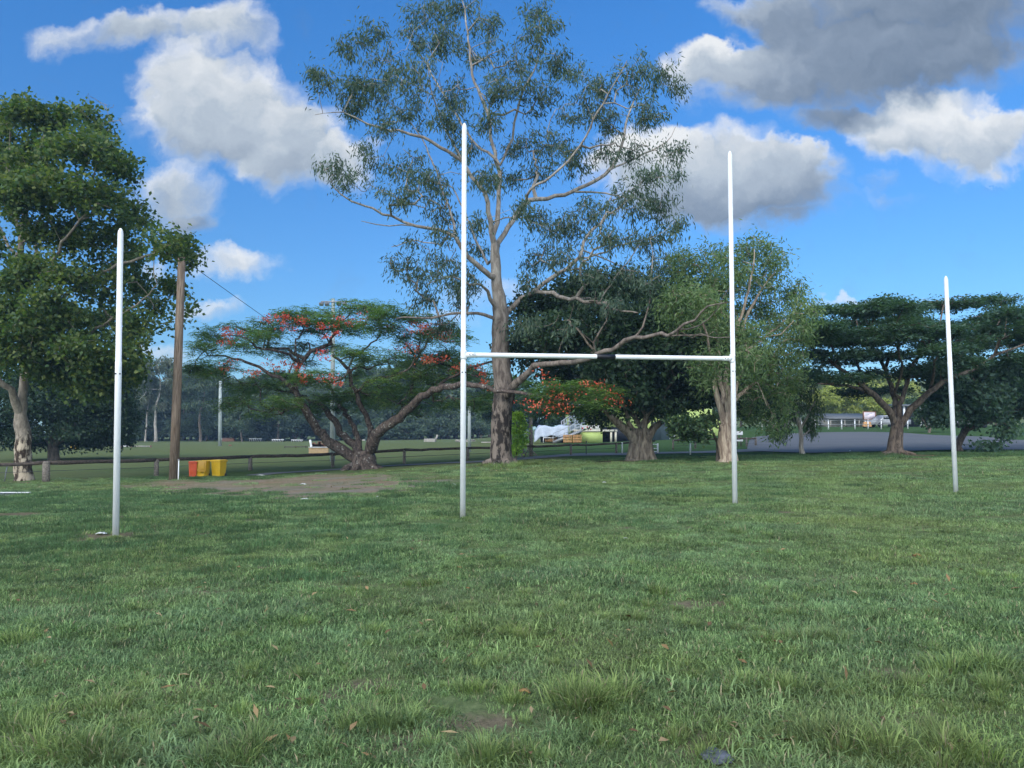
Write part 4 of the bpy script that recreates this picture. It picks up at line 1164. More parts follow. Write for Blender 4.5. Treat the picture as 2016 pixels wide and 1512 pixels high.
# ================================================================== BACKGROUND TREES
def stock_tree(seed, H, W, nclump, leafn, ln, wd, mode, trunk_h, tr, flat=.55, multi=1, per=7):
    """returns (V,Q) trunk and (V,Q) crown for a tree of height H, crown width W, base at the origin"""
    global RNG
    keep = RNG; RNG = np.random.default_rng(seed)
    sk = Skel()
    for m in range(multi):
        lx = RNG.normal(0, .06 * H) if multi > 1 else RNG.normal(0, .02 * H)
        sk.limb([(0, 0, -.2, tr * 1.3), (lx * .2, 0, H * .1, tr), (lx * .5, RNG.normal(0, .1), trunk_h, tr * .8), (lx, RNG.normal(0, .3), H * .65, tr * .45), (lx * 1.2, RNG.normal(0, .3), H * .9, tr * .15)], .7, .04)
    P_ = []
    for k in range(nclump):
        t = RNG.random() ** .8
        z = trunk_h + (H - trunk_h) * (.08 + .88 * t)
        rr = W / 2 * (math.sin(math.pi * (.18 + .72 * t)) ** .7) * RNG.random() ** .45
        a = RNG.random() * 6.283
        c = np.array([rr * math.cos(a), rr * math.sin(a), z])
        s = W * RNG.uniform(.10, .19)
        P_.append(c + unit(RNG.normal(0, 1, (per, 3))) * (RNG.random((per, 1)) ** .4) * np.array([s, s, s * flat]))
    sk.grow(np.concatenate(P_), .15, 1.0, .08, root_min=trunk_h * .6)
    sk.radii(.02, .42, .15)
    tv = sk.mesh(np.zeros(3), .1)
    s = W * .042
    cv = crown_leaves(sk, np.zeros(3), leafn, (s, s, s * .8), ln, wd, mode, 3)
    RNG = keep
    return tv, cv


STOCK = {
    'gum': stock_tree(21, 15, 9, 30, 34, .75, .20, 'droop', 5.5, .22),
    'gum_slim': stock_tree(22, 14, 6, 24, 34, .7, .18, 'droop', 6.5, .17),
    'dark': stock_tree(23, 11, 9, 34, 36, .75, .48, 'mix', 2.2, .25),
    'dark_tall': stock_tree(24, 13, 9, 36, 36, .75, .48, 'mix', 2.6, .28),
    'bush': stock_tree(25, 5, 6, 26, 34, .6, .4, 'mix', .6, .10, multi=3),
    'bushy': stock_tree(26, 8, 8, 30, 34, .7, .42, 'mix', 1.6, .2, multi=2),
    'round': stock_tree(27, 9, 10, 36, 36, .65, .36, 'mix', 2.4, .22, multi=2),
}
MESH_CACHE = {}


def stock_meshes(kind, bark, leaf):
    key = (kind, bark, leaf)
    if key not in MESH_CACHE:
        tv, cv = STOCK[kind]
        a = np_mesh('trunk', *tv); a.materials.append(M[bark]); a.polygons.foreach_set('use_smooth', np.ones(len(a.polygons), bool))
        b = np_mesh('crown', *cv); b.materials.append(M[leaf])
        MESH_CACHE[key] = (a, b)
    return MESH_CACHE[key]


def plant(name, kind, bark, leaf, px, Y, toppx, label, group, rz, wide=1.0):
    """stand a stock tree at depth Y under pixel column px with its top at row toppx"""
    x = (px - CX) / F * Y
    q = on_ground(x, Y)
    H = {'gum': 15, 'gum_slim': 14, 'dark': 11, 'dark_tall': 13, 'bush': 5, 'bushy': 8, 'round': 9}[kind]
    top = P(px, toppx, Y)[2]
    s = max(.2, (top - q[2]) / H)
    e = empty(name, q, label, 'tree', group, rz)
    e.scale = (s * wide, s * wide, s)
    a, b = stock_meshes(kind, bark, leaf)
    for nm, me in (('trunk', a), ('crown', b)):
        o = bpy.data.objects.new(nm, me); COL.objects.link(o); o.parent = e
    return e


R = random.Random(3)
GR = 'trees along the far edge of the back field'
for px, Y, top, kind, bark, leaf, name, lab, w in (
        (308, 126, 700, 'gum', 'grey_bark', 'grey_leaf', 'eucalyptus_tree', 'far grey-green gum with three pale trunks just left of the timber pole', 1.1),
        (288, 131, 742, 'gum_slim', 'grey_bark', 'grey_leaf', 'eucalyptus_tree', 'slim far gum between the dark left tree and the pale-trunked gum', 1.0),
        (396, 128, 722, 'gum', 'dark_bark', 'far_leaf', 'eucalyptus_tree', 'tall far gum just right of the timber pole', 1.2),
        (478, 126, 800, 'round', 'dark_bark', 'far_leaf', 'bushy_tree', 'small far tree behind the brown wooden jump', .9),
        (262, 122, 840, 'bush', 'dark_bark', 'far_leaf', 'bushy_tree', 'low far shrub at the field edge right of the first white post', 1.0),
        (548, 130, 770, 'dark', 'dark_bark', 'far_leaf', 'bushy_tree', 'far dark tree behind the middle white-striped jump', 1.0)):
    plant(name, kind, bark, leaf, px, Y * 1.30, top, lab, GR, R.random() * 6, w)


def joined(name, items, mats_kind, label):
    """a far wood that reads as one mass: many trees in one object"""
    Vt, Qt, Vc, Qc = [], [], [], []; nt_, nc_ = 0, 0
    for kind, px, Y, top, wide in items:
        x = (px - CX) / F * Y; q = on_ground(x, Y)
        H = {'gum': 15, 'gum_slim': 14, 'dark': 11, 'dark_tall': 13, 'bush': 5, 'bushy': 8, 'round': 9}[kind]
        s = max(.2, (P(px, top, Y)[2] - q[2]) / H); a = R.random() * 6.28
        ca, sa = math.cos(a), math.sin(a)
        RM = np.array([[ca * s * wide, -sa * s * wide, 0], [sa * s * wide, ca * s * wide, 0], [0, 0, s]])
        (tv, tq), (cv, cq) = STOCK[kind]
        Vt.append(tv @ RM.T + q); Qt.append(tq + nt_); nt_ += len(tv)
        Vc.append(cv @ RM.T + q); Qc.append(cq + nc_); nc_ += len(cv)
    Vt = np.concatenate(Vt); Vc = np.concatenate(Vc); Qt = np.concatenate(Qt); Qc = np.concatenate(Qc) + len(Vt)
    me = np_mesh(name, np.concatenate([Vt, Vc]), np.concatenate([Qt, Qc]))
    mi = np.zeros(len(Qt) + len(Qc), np.int32); mi[len(Qt):] = 1
    me.polygons.foreach_set('material_index', mi)
    o = link(name, me, [M[mats_kind[0]], M[mats_kind[1]]])
    o.data.polygons.foreach_set('material_index', mi)
    return tag(o, label, None, kind='stuff')


items = []
for px in range(180, 1010, 34):
    t = 752 + 18 * math.sin(px * .021) + R.uniform(-14, 14) - (28 if 330 < px < 430 else 0) - (26 if px > 700 else 0)
    items.append((R.choice(['dark', 'dark_tall', 'dark', 'gum']), px + R.uniform(-12, 12), 186 + R.uniform(-6, 8), t, R.uniform(1.0, 1.4)))
for px in range(170, 1010, 30):
    items.append((R.choice(['bush', 'bushy', 'round']), px + R.uniform(-10, 10), 176 + R.uniform(-3, 3), R.uniform(808, 845), R.uniform(1.0, 1.5)))
for px in range(150, 1010, 17):
    items.append((R.choice(['bush', 'bush', 'bushy']), px + R.uniform(-8, 8), 192 + R.uniform(-3, 3), R.uniform(790, 838), R.uniform(1.3, 2.0)))
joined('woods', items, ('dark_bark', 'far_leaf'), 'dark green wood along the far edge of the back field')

items = []
for px in range(990, 1560, 42):
    items.append((R.choice(['dark', 'dark_tall', 'round']), px + R.uniform(-12, 12), 118 + R.uniform(-6, 10), R.uniform(760, 800), R.uniform(1.1, 1.5)))
joined('woods', items, ('dark_bark', 'dark_leaf'), 'dark trees massed behind the lime building')
items = []
for px in range(1560, 2120, 36):
    items.append((R.choice(['round', 'bushy', 'gum']), px + R.uniform(-12, 12), 200 + R.uniform(-25, 25), R.uniform(735, 775) - (10 if px > 1900 else 0), R.uniform(1.0, 1.4)))
joined('woods', items, ('grey_bark', 'painted_sun_leaf'), 'yellow-green wooded slope far behind the car park')

GR2 = 'sunlit trees beyond the car park'
for px, Y, top, kind, bark, leaf, name, lab, w in (
        (1575, 112, 790, 'gum', 'grey_bark', 'far_leaf', 'eucalyptus_tree', 'far slim-stemmed gum left of the sunlit yellow-green trees', 1.1),
        (1618, 116, 776, 'round', 'grey_bark', 'painted_sun_leaf', 'bushy_tree', 'far yellow-green tree above the white rail fence', 1.0),
        (1655, 120, 765, 'round', 'grey_bark', 'painted_sun_leaf', 'bushy_tree', 'bright yellow-green tree above the low shed roof', 1.1),
        (1690, 122, 762, 'gum', 'grey_bark', 'painted_sun_leaf', 'eucalyptus_tree', 'sunlit pale-stemmed gum just left of the billboard', 1.1),
        (1735, 118, 788, 'bushy', 'grey_bark', 'painted_sun_leaf', 'bushy_tree', 'yellow-green bushy tree right behind the billboard', 1.1),
        (1540, 108, 800, 'dark', 'dark_bark', 'dark_leaf', 'bushy_tree', 'dark far tree behind the slender weeping tree', 1.1),
        (1800, 108, 785, 'dark', 'dark_bark', 'dark_leaf', 'bushy_tree', 'dark far tree behind the umbrella tree trunk fork', 1.2),
        (1880, 104, 790, 'dark', 'dark_bark', 'far_leaf', 'bushy_tree', 'dark far tree behind the last white post', 1.2),
        (1960, 110, 780, 'dark', 'dark_bark', 'far_leaf', 'bushy_tree', 'dark far tree behind the right leaning tree', 1.2),
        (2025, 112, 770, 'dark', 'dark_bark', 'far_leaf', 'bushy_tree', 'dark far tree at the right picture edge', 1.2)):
    plant(name, kind, bark, leaf, px, Y, top, lab, GR2, R.random() * 6, w)

# ================================================================== POSTS
def paint_white():
    m, nt = new_mat('white_paint')
    tc = N(nt, 'ShaderNodeTexCoord'); ob = tc.outputs['Object']
    n1 = noise(nt, ob, 5, 5, .6); n2 = noise(nt, ob, 40, 3, .6)
    c = ramp(nt, n1, [(.3, (.76, .775, .78)), (.7, (.85, .85, .85))])
    sx = N(nt, 'ShaderNodeSeparateXYZ'); L(nt, ob, sx.inputs[0])
    dirt = mth(nt, 'MULTIPLY', mth(nt, 'SUBTRACT', 1.0, mth(nt, 'MULTIPLY', sx.outputs[2], 4.5), clamp=True), n2)
    c = mixc(nt, mth(nt, 'MULTIPLY', dirt, .9), c, (.33, .32, .24))
    c = mixc(nt, ramp(nt, n2, [(.70, (0, 0, 0)), (.74, (.5, .5, .5))]), c, (.5, .5, .48))
    finish(nt, c, .7, .12, n2, .06, .004)
    return m


M['white_paint'] = paint_white()
M['black_paint'] = mat_plain('black_paint', (.012, .013, .018), .3, 8, .4)
M['steel'] = mat_plain('steel', (.30, .31, .32), .25, 8, .45, .5, .6)
M['dark_steel'] = mat_plain('dark_steel', (.06, .06, .065), .3, 20, .5, .5, .4)


def upright(parent, base, top, joint, r=.05, joint_dark=True, e_loc=None):
    o = np.array(e_loc)
    b = base - o - np.array([0, 0, .12]); t = top - o
    d = t - b; H = np.linalg.norm(d); u = d / H
    jh = np.linalg.norm(joint - base) + .12
    prof = [(0, r), (jh - .14, r), (jh - .135, r * 1.0), (jh, r * 1.0), (jh + .004, r * .93), (H - .16, r * .90), (H - .10, r * .88), (H - .05, r * .72), (H - .015, r * .42), (H, r * .1)]
    mb = MB(); mb.tube([b + u * h for h, _ in prof], [q for _, q in prof], 20)
    up = mb.build('upright', M['white_paint'], parent, smooth=True)
    for k in range(2):
        cm = MB(); hz = jh - .20 - .0 * k
        a = -1.9 + k * 1.25
        c = b + u * hz + np.array([math.cos(a), math.sin(a), 0]) * r
        n = np.array([math.cos(a), math.sin(a), 0])
        cm.tube([c - n * .004, c + n * .008], [.014, .012], 8)
        if joint_dark: cm.build('bolt', M['dark_steel'], up)
    return up, u


g2, g3 = P(911, 1018, 14.2), P(1447, 989, 15.86)
g2[2] = height(g2[0], g2[1]); g3[2] = height(g3[0], g3[1])
goal = empty('goal_posts', (g2 + g3) / 2, 'tall white goal posts joined by a crossbar with a black middle band', 'goal posts')
gl = np.array(goal.location)
t2, t3 = P(914.3, 242, 14.2), P(1436.8, 297, 15.86)
j2, j3 = P(912.7, 712, 14.2), P(1441.5, 712, 15.86)
upright(goal, g2, t2, j2, .051, True, gl)
upright(goal, g3, t3, j3, .051, True, gl)
ca, cb = P(912.8, 698.5, 14.2) - gl, P(1441.8, 706, 15.86) - gl
du = (cb - ca) / np.linalg.norm(cb - ca); Lb = np.linalg.norm(cb - ca)
mb = MB(); mb.tube([ca, ca + du * .2, cb - du * .2, cb], .046, 20); bar = mb.build('crossbar', M['white_paint'], goal, smooth=True)
f0, f1 = (1174 - 912.8) / (1441.8 - 912.8), (1210.5 - 912.8) / (1441.8 - 912.8)
# perspective-correct positions of the band along the bar
def along(fr):
    za, zb = 14.2, 15.86
    return fr * za / (fr * za + (1 - fr) * zb)
mb = MB(); mb.tube([ca + du * Lb * along(f0), ca + du * Lb * along(f1)], .0475, 20); mb.build('black_band', M['black_paint'], bar, smooth=True)
for q, sg in ((ca, 1), (cb, -1)):
    mb = MB(); mb.tube([q + du * sg * .03, q + du * sg * .22], .0515, 20); mb.build('sleeve', M['white_paint'], bar, smooth=True)
    for k in (.12, .18):
        c = q + du * sg * k
        mb = MB(); mb.tube([c + np.array([0, -.05, 0]), c + np.array([0, -.058, 0])], .009, 8); mb.build('bolt', M['dark_steel'], bar)
    mb = MB(); mb.tube([q - np.array([0, 0, .085]), q - np.array([0, 0, .055]), q + np.array([0, 0, .055]), q + np.array([0, 0, .085])], [.0535, .057, .057, .0535], 20); mb.build('clamp', M['white_paint'], goal, smooth=True)

for (bx, by, tx, ty, jx, jy, Yd, lab) in ((228, 1057, 237.5, 449, 233.5, 712, 12.54, 'short white behind post standing left of the timber pole'), (1882, 967, 1862, 543, 1869, 712, 17.5, 'short white behind post standing right of the umbrella tree trunk')):
    b = P(bx, by, Yd); b[2] = height(b[0], b[1])
    e = empty('behind_post', b, lab, 'post', 'single white posts flanking the goal')
    upright(e, b, P(tx, ty, Yd), P(jx, jy, Yd), .05, bx < 1000, np.array(e.location))

# ================================================================== TIMBER POLE, WIRE, FLOODLIGHT
M['timber'] = bark_mat('timber', (.115, .083, .06), (.29, .22, .165), (14, 14, .7), bump=.35)
M['old_timber'] = bark_mat('old_timber', (.10, .085, .072), (.30, .26, .22), (10, 10, 10), bump=.5)
M['rail_timber'] = bark_mat('rail_timber', (.035, .028, .024), (.12, .095, .078), (3, 10, 10), bump=.5)
M['pale_pole'] = mat_plain('pale_pole', (.34, .38, .36), .2, 2, .7)
pb = G(342, 944); pY = pb[1]
pole = empty('utility_pole', pb, 'tall weathered brown timber pole beside the coloured bins', 'pole')
mb = MB(); ptop = P(358, 503, pY)
mb.tube([pb - pb - np.array([0, 0, .2]), (ptop - pb) * .5, (ptop - pb)], [.23, .20, .175], 18); mb.build('pole_shaft', M['timber'], pole, smooth=True)
mb = MB(); mb.tube([(ptop - pb) + np.array([0, 0, -.05]), (ptop - pb) + np.array([0, 0, .06]), (ptop - pb) + np.array([0, 0, .075])], [.19, .19, .15], 18); mb.build('metal_cap', M['steel'], pole, smooth=False)
mb = MB(); mb.tube([(ptop - pb) + np.array([-.26, 0, -.28]), (ptop - pb) + np.array([.26, 0, -.28])], .012, 8); mb.build('eye_bolt', M['steel'], pole)
stake_b = pb + np.array([.30, -.18, 0]); stake_b[2] = height(stake_b[0], stake_b[1])
e = empty('stake', stake_b, 'thin white stake leaning on the foot of the timber pole', 'stake')
mb = MB(); mb.box((0, 0, .45), (.045, .03, 1.0)); mb.build('stake_shaft', M['white_paint'], e, bevel=.004)
mb = MB(); mb.box((.0, -.02, .95), (.09, .006, .06)); mb.build('tag_plate', M['steel'], e)

fb = on_ground((656 - CX) / F * 58, 58.0)
fl_ = empty('floodlight_pole', fb, 'pole with a crossarm of floodlights rising behind the red-flowered tree', 'floodlight')
ft = P(656, 588, 58.0) - fb
mb = MB(); mb.tube([np.array([0, 0, -.2]), ft * .5, ft], [.2, .17, .13], 14); mb.build('pole_shaft', M['pale_pole'], fl_, smooth=True)
mb = MB(); z = ft[2] - .25
mb.bar((-1.0, -.12, z), (1.0, -.12, z), .09, .09); mb.build('crossarm', M['steel'], fl_)
for k in (-.92, -.5, .42, .85):
    lm = MB(); lm.box((k, -.28, z - .22), (.36, .26, .24), 0, .75, (math.radians(25), 'X')); hd = lm.build('lamp_head', M['steel'], fl_, bevel=.02)
    br = MB(); br.bar((k, -.14, z), (k, -.26, z - .12), .04, .04); br.build('bracket', M['dark_steel'], hd)
wire_a = ptop + np.array([.2, 0, -.28]); wire_b = np.array([*(fb + ft * .78)[:2], (fb + ft * .60)[2]])
mb = MB(); q = []
for i in range(25):
    t = i / 24; p = wire_a * (1 - t) + wire_b * t; p[2] -= .35 * 4 * t * (1 - t) * .25; q.append(p)
mb.tube(q, .016, 5)
o = mb.build('overhead_wire', M['black_paint'])
tag(o, 'thin dark wire sloping from the timber pole into the red-flowered tree', 'wire')

for px, by, ty, Yd, w, lab, mt in ((433, 878, 750, None, 6.5, 'thin pale grey-green pole standing alone in the back field', 'pale_pole'), (924, 890, 800, None, 6.5, 'pale grey pole between the goal upright and the gum trunk', 'pale_pole'), (1045, 898, 822, None, 8, 'short thick dark timber pole just right of the lime sapling', 'old_timber')):
    b = G(px, by); e = empty('pole', b, lab, 'pole')
    t = P(px + (1 if px < 500 else 0), ty, b[1]) - b; r = w * b[1] / F / 2
    mb = MB(); mb.tube([np.array([0, 0, -.2]), t * .5, t], [r * 1.1, r, r * .85], 12); mb.build('pole_shaft', M[mt], e, smooth=True)
    if px == 433:
        mb = MB(); mb.box((r * 1.4, -r, 1.1), (.12, .1, .35)); mb.build('meter_box', M['steel'], e, bevel=.01)
    if px == 1045:
        for k, s in ((.5, 1), (.9, -1)):
            mb = MB(); mb.bar(np.array([s * r * 3.2, 0, 0]), t * .35 * k + np.array([0, 0, 0]), .08, .08); mb.build('brace', M['old_timber'], e)

# ================================================================== RAIL FENCE
def fence(label, posts, rail, wire_frac, name='rail_fence', rail_r=.085, sag=.02):
    b0 = posts[len(posts) // 2]
    org = G(b0[0], b0[2])
    e = empty(name, org, label, 'fence')
    tops = []; bases = []
    for px, ty, by, w in posts:
        b = G(px, by); t = P(px + RNG.uniform(-.6, .6), ty, b[1]); r = w * b[1] / F / 2
        d = t - b
        mb = MB(); mb.tube([b - org - np.array([0, 0, .15]), b - org + d * .5, b - org + d * .93, b - org + d], [r * 1.08, r, r * .97, r * .8], 9, True, .12)
        mb.build('post', M['old_timber'], e, smooth=True)
        tops.append(t); bases.append(b)
    bs = np.array(bases)
    def depth_at(px):
        pxs = [p[0] for p in posts]
        return float(np.interp(px, pxs, bs[:, 1]))
    pts = []
    order = sorted(rail)
    seg = []
    for i in range(len(order) - 1):
        x0, y0, w0 = order[i]; x1, y1, w1 = order[i + 1]
        Ya, Yb = depth_at(x0), depth_at(x1)
        A, B = P(x0, y0, Ya) - org, P(x1, y1, Yb) - org
        K = 7; q = []; rr = []
        for k in range(K + 1):
            t = k / K; p = A * (1 - t) + B * t
            p = p + RNG.normal(0, .014, 3); p[2] -= sag * math.sin(math.pi * t)
            q.append(p); rr.append((w0 + (w1 - w0) * t) * (Ya + (Yb - Ya) * t) / F / 2 * RNG.uniform(.88, 1.08))
        mb = MB(); mb.tube(q, rr, 9, True, .1); mb.build('rail', M['rail_timber'], e, smooth=True)
    for fr in wire_frac:
        mb = MB(); q = [b * (1 - fr) + t * fr - org - np.array([0, .1, 0]) for b, t in zip(bases, tops)]
        mb.tube(q, .012, 4); mb.build('wire', M['dark_steel'], e)
    return e


fence('long weathered timber rail fence running behind the bins and the flowering tree',
      [(-60, 915, 953, 13), (91, 908, 948, 14), (308, 904, 937, 9), (493, 898, 926, 8), (655, 893, 920, 6.5), (796, 886, 913, 6), (921, 882, 906, 6), (1030, 879, 901, 5.5), (1124, 876, 896, 5), (1213, 873, 893, 4.5)],
      [(-60, 916, 7.2), (91, 911, 8.0), (308, 905, 7.2), (493, 899, 6.8), (655, 894, 6.0), (796, 886, 5.6), (921, 882, 4.8), (1030, 879, 4.4), (1124, 876, 4.0), (1213, 873, 3.6), (1290, 868, 3.2)], (.52,))
fence('short dark timber rail fence between the lime building and the car park',
      [(1325, 866, 885, 3.5), (1369, 864, 883, 4), (1417, 862, 881, 4), (1470, 861, 879, 4), (1488, 861, 878, 4.5)],
      [(1325, 867, 3.5), (1369, 866, 3.5), (1417, 865, 3.5), (1470, 864, 3.5), (1488, 863, 3.5)], (.35, .6), sag=.0)
b = G(1455, 879); e = empty('sign', b, 'small blank white notice board on the dark rail fence beside the paperbark', 'sign')
for z0, h in ((.95, .26), (.45, .2)):
    mb = MB(); mb.box((0, -.12, z0), (.5, .03, h)); mb.build('board', M['white_paint'], e, bevel=.005)
mb = MB(); mb.box((-.12, 0, .55), (.07, .07, 1.2)); mb.box((.14, 0, .55), (.07, .07, 1.2)); mb.build('support', M['old_timber'], e)

# thin stakes / bollards
for px, ty, by, w, mt, lab in ((1225, 871, 893, 2.6, 'white_paint', 'slim white bollard just left of the fig trunk'), (1359, 873, 895, 3, 'white_paint', 'slim white bollard between the fig and the paperbark'), (1425, 858, 895, 2.6, 'white_paint', 'taller slim white bollard touching the paperbark trunk'), (1154, 868, 895, 1.8, 'dark_steel', 'thin dark steel stake in front of the lime deck wall'), (8, 919, 950, 2.4, 'steel', 'thin bent grey stake at the far left edge')):
    b = G(px, by); e = empty('bollard' if mt == 'white_paint' else 'stake', b, lab, 'bollard' if mt == 'white_paint' else 'stake')
    t = P(px + (6 if px == 8 else 0), ty, b[1]) - b; r = w * b[1] / F / 2
    mb = MB(); mb.tube([np.array([0, 0, -.1]), t * .6, t * .97, t], [r, r, r, r * .6], 10); mb.build('post_shaft', M[mt], e, smooth=True)
    mb = MB(); mb.tube([t * .93, t * .99, t * 1.01], [r * 1.2, r * 1.2, r * .7], 10); mb.build('cap', M[mt], e)
b = G(1285, 893); e = empty('gate', b, 'small white tube gate behind the fig trunk', 'gate')
wd = 20 * b[1] / F; h = 20 * b[1] / F
mb = MB(); mb.tube([(-wd / 2, 0, -.1), (-wd / 2, 0, h)], .04, 8); mb.build('post', M['white_paint'], e)
mb = MB(); mb.tube([(wd / 2, 0, -.1), (wd / 2, 0, h)], .05, 8); mb.build('post', M['white_paint'], e)
mb = MB()
for z in (.12, h * .5, h * .9): mb.tube([(-wd / 2, 0, z), (wd / 2, 0, z)], .022, 6)
mb.build('gate_rails', M['white_paint'], e)

# ================================================================== BINS
def bin_plastic(name, c): return mat_plain(name, c, .12, 5, .45, .4)


M['bin_red'] = bin_plastic('bin_red', (.52, .075, .022)); M['bin_yellow'] = bin_plastic('bin_yellow', (.62, .38, .012))
M['bin_lid_shade'] = bin_plastic('bin_lid_shade', (.36, .20, .008)); M['rubber'] = mat_plain('rubber', (.02, .02, .02), .3)  # darker copy of the bin yellow: shading painted into the open lid


def wheelie(px, by, topy, wpx, mat, label, rz, lid_open, ratio=1.0):
    b = G(px, by); s = (by - topy) * b[1] / F
    e = empty('wheelie_bin', b, label, 'bin', 'wheelie bins by the timber pole', rz)
    w = wpx * b[1] / F; d = w * 1.15 * ratio; H = s
    bm = bmesh.new()
    rings = [(.84, 0.05), (.87, .10), (.93, .55), (.98, .86), (1.06, .865), (1.06, .90)]
    vs = []
    for k, z in rings:
        vs.append([bm.verts.new((x * w / 2 * k, y * d / 2 * k, z * H)) for x, y in ((-1, -1), (1, -1), (1, 1), (-1, 1))])
    for a, c in zip(vs[:-1], vs[1:]):
        for i in range(4): bm.faces.new((a[i], a[(i + 1) % 4], c[(i + 1) % 4], c[i]))
    bm.faces.new(vs[0][::-1]); bm.faces.new(vs[-1])
    vert = [ed for ed in bm.edges if abs(ed.verts[0].co.z - ed.verts[1].co.z) > .001]
    bmesh.ops.bevel(bm, geom=vert, offset=w * .09, segments=3, affect='EDGES', profile=.5)
    bmesh.ops.recalc_face_normals(bm, faces=bm.faces)
    me = bpy.data.meshes.new('body'); bm.to_mesh(me); bm.free()
    body = link('body', me, mat, e)
    mb = MB(); mb.box((0, 0, .45 * H), (w * .55, d * .95 , H * .5), 0, .95); mb.build('rib_panel', mat, body, bevel=.01)
    lid = MB()
    if lid_open:
        # lid hanging open down the front
        lid.box((w * .30, -d * .62, .62 * H), (w * .86, .05, H * .64), 0, 1.0, (math.radians(-6), 'X'))
        lid.box((w * .30, -d * .66, .62 * H), (w * .58, .05, H * .40), 0, 1.0, (math.radians(-6), 'X'))
    else:
        lid.box((0, 0, .93 * H), (w * 1.14, d * 1.12, H * .05)); lid.box((0, 0, .97 * H), (w * .95, d * .95, H * .05), 0, 1.06)
    lo = lid.build('lid', M['bin_lid_shade'] if lid_open else mat, e, bevel=.018)
    mb = MB(); mb.tube([(-w * .5, d * .62, .90 * H), (w * .5, d * .62, .90 * H)], .022, 8); mb.build('handle', mat, e)
    for sx in (-1, 1):
        mb = MB(); mb.tube([(sx * w * .47, d * .42, .10 * H), (sx * w * .40, d * .42, .10 * H)], .10 * H, 16); mb.build('wheel', M['rubber'], e)


wheelie(379.5, 939.5, 908, 15, M['bin_red'], 'red wheelie bin next to the timber pole', .35, False)
wheelie(399, 939, 904, 20, M['bin_yellow'], 'yellow wheelie bin with its lid hanging open down the front', -.12, True)
wheelie(430.5, 938.5, 905, 20, M['bin_yellow'], 'yellow wheelie bin with closed lid standing apart on the right', -.22, False)

# ================================================================== FIELD JUMPS AND CLUTTER BEYOND THE FENCE
M['brown_wood'] = mat_plain('brown_wood', (.20, .10, .065), .3, 4, .75); M['tan_wood'] = mat_plain('tan_wood', (.42, .29, .16), .25, 4, .7)
M['white_board'] = mat_plain('white_board', (.80, .80, .80), .12, 4, .6); M['red_paint'] = mat_plain('red_paint', (.42, .04, .03), .2, 4, .5)
M['grey_wood'] = mat_plain('grey_wood', (.36, .33, .29), .3, 4, .8); M['orange_wood'] = mat_plain('orange_wood', (.50, .27, .11), .25, 5, .7)


def at_px(px, by): return G(px, by)


b = G(450, 869); k = b[1] / F
e = empty('jump', b, 'brown wooden box jump beyond the pale grey-green pole', 'jump')
mb = MB(); mb.box((0, 0, 2.4 * k), (22 * k, 8 * k, 5 * k), 0, 1.12); mb.build('box_body', M['brown_wood'], e, bevel=.02)
mb = MB(); mb.bar((-11.5 * k, 0, 6 * k), (11.5 * k, 0, 6 * k), 8 * k, 1.4 * k); mb.build('lid', M['brown_wood'], e, bevel=.02)
for px, by, w, lab in ((503, 869, 25, 'left of three white-striped jumps along the far field edge'), (547, 869.5, 24, 'middle of three white-striped jumps along the far field edge'), (585, 869.5, 23, 'right and lowest of three white-striped jumps')):
    b = G(px, by); k = b[1] / F; e = empty('jump', b, lab, 'jump', 'white-striped jumps')
    hh = 5.5 * k if px < 520 else 4.3 * k if px < 560 else 3.4 * k
    mb = MB(); mb.bar((-w / 2 * k, 0, hh * .5), (w / 2 * k, 0, hh * .5), .12, hh * .9); mb.build('board', M['rubber'], e)
    n = 7
    mb = MB()
    for i in range(n):
        x = (-w / 2 + (i + .5) * w / n) * k
        mb.bar((x - .10, -.12, .02), (x + .10, -.12, hh), w / n * .55 * k, .05)
    mb.build('white_stripes', M['white_board'], e)
    mb = MB(); mb.bar((-w / 2 * k, -.1, hh), (w / 2 * k, -.1, hh), .16, .1); mb.build('top_rail', M['white_board'], e)
b = G(453, 878.5); k = b[1] / F; e = empty('tyre', b, 'half-buried reddish tyre near the pale grey-green pole', 'tyre')
bm = bmesh.new()
mb = MB(); mb.tube([np.array([math.cos(a) * 2.2 * k, 0, math.sin(a) * 2.6 * k]) for a in np.linspace(0, math.pi, 13)], 1.0 * k, 8); mb.build('tyre_body', M['brown_wood'], e, smooth=True)
b = G(628, 893); k = b[1] / F
e = empty('jump', b, 'tan box jump with a leaning white wing seen left of the flowering tree trunk', 'jump')
mb = MB(); mb.box((0, 0, 6 * k), (38 * k, 10 * k, 12 * k)); mb.build('box_body', M['tan_wood'], e, bevel=.02)
mb = MB(); mb.bar((-19 * k, -6 * k, 12.6 * k), (19 * k, -6 * k, 12.6 * k), .1, 1.2 * k); mb.build('top_rail', M['white_board'], e)
mb = MB(); mb.bar((-15 * k, 0, 13.3 * k), (-18 * k, 0, 27 * k), 3.4 * k, .2); mb.build('wing', M['white_board'], e, bevel=.02)
mb = MB()
for i in range(9):
    x = (-12 + i * 2.6) * k; mb.bar((x, 1.5 * k, 12 * k), (x + RNG.uniform(-2, 2) * k, 1.5 * k, (19 + RNG.uniform(-2, 5)) * k), 2.0 * k, .3)
mb.build('brush_top', M['brown_wood'], e)
mb = MB(); mb.bar((15 * k, 0, 12.2 * k), (18 * k, 0, 21 * k), 2.6 * k, .2); mb.build('wing', M['tan_wood'], e)
b = G(580, 882); k = b[1] / F
e = empty('pole_jump', b, 'long dark low pole jump lying left of the tan box jump', 'jump')
mb = MB(); mb.tube([(-20 * k, 0, 2.2 * k), (26 * k, 0, 2.6 * k)], .8 * k, 8); mb.build('pole_rail', M['rail_timber'], e)
for x in (-19, 2, 22):
    mb = MB(); mb.bar((x * k, 0, 0), (x * k, 0, 4.4 * k), 1.2 * k, 1.2 * k); mb.build('support', M['rail_timber'], e)
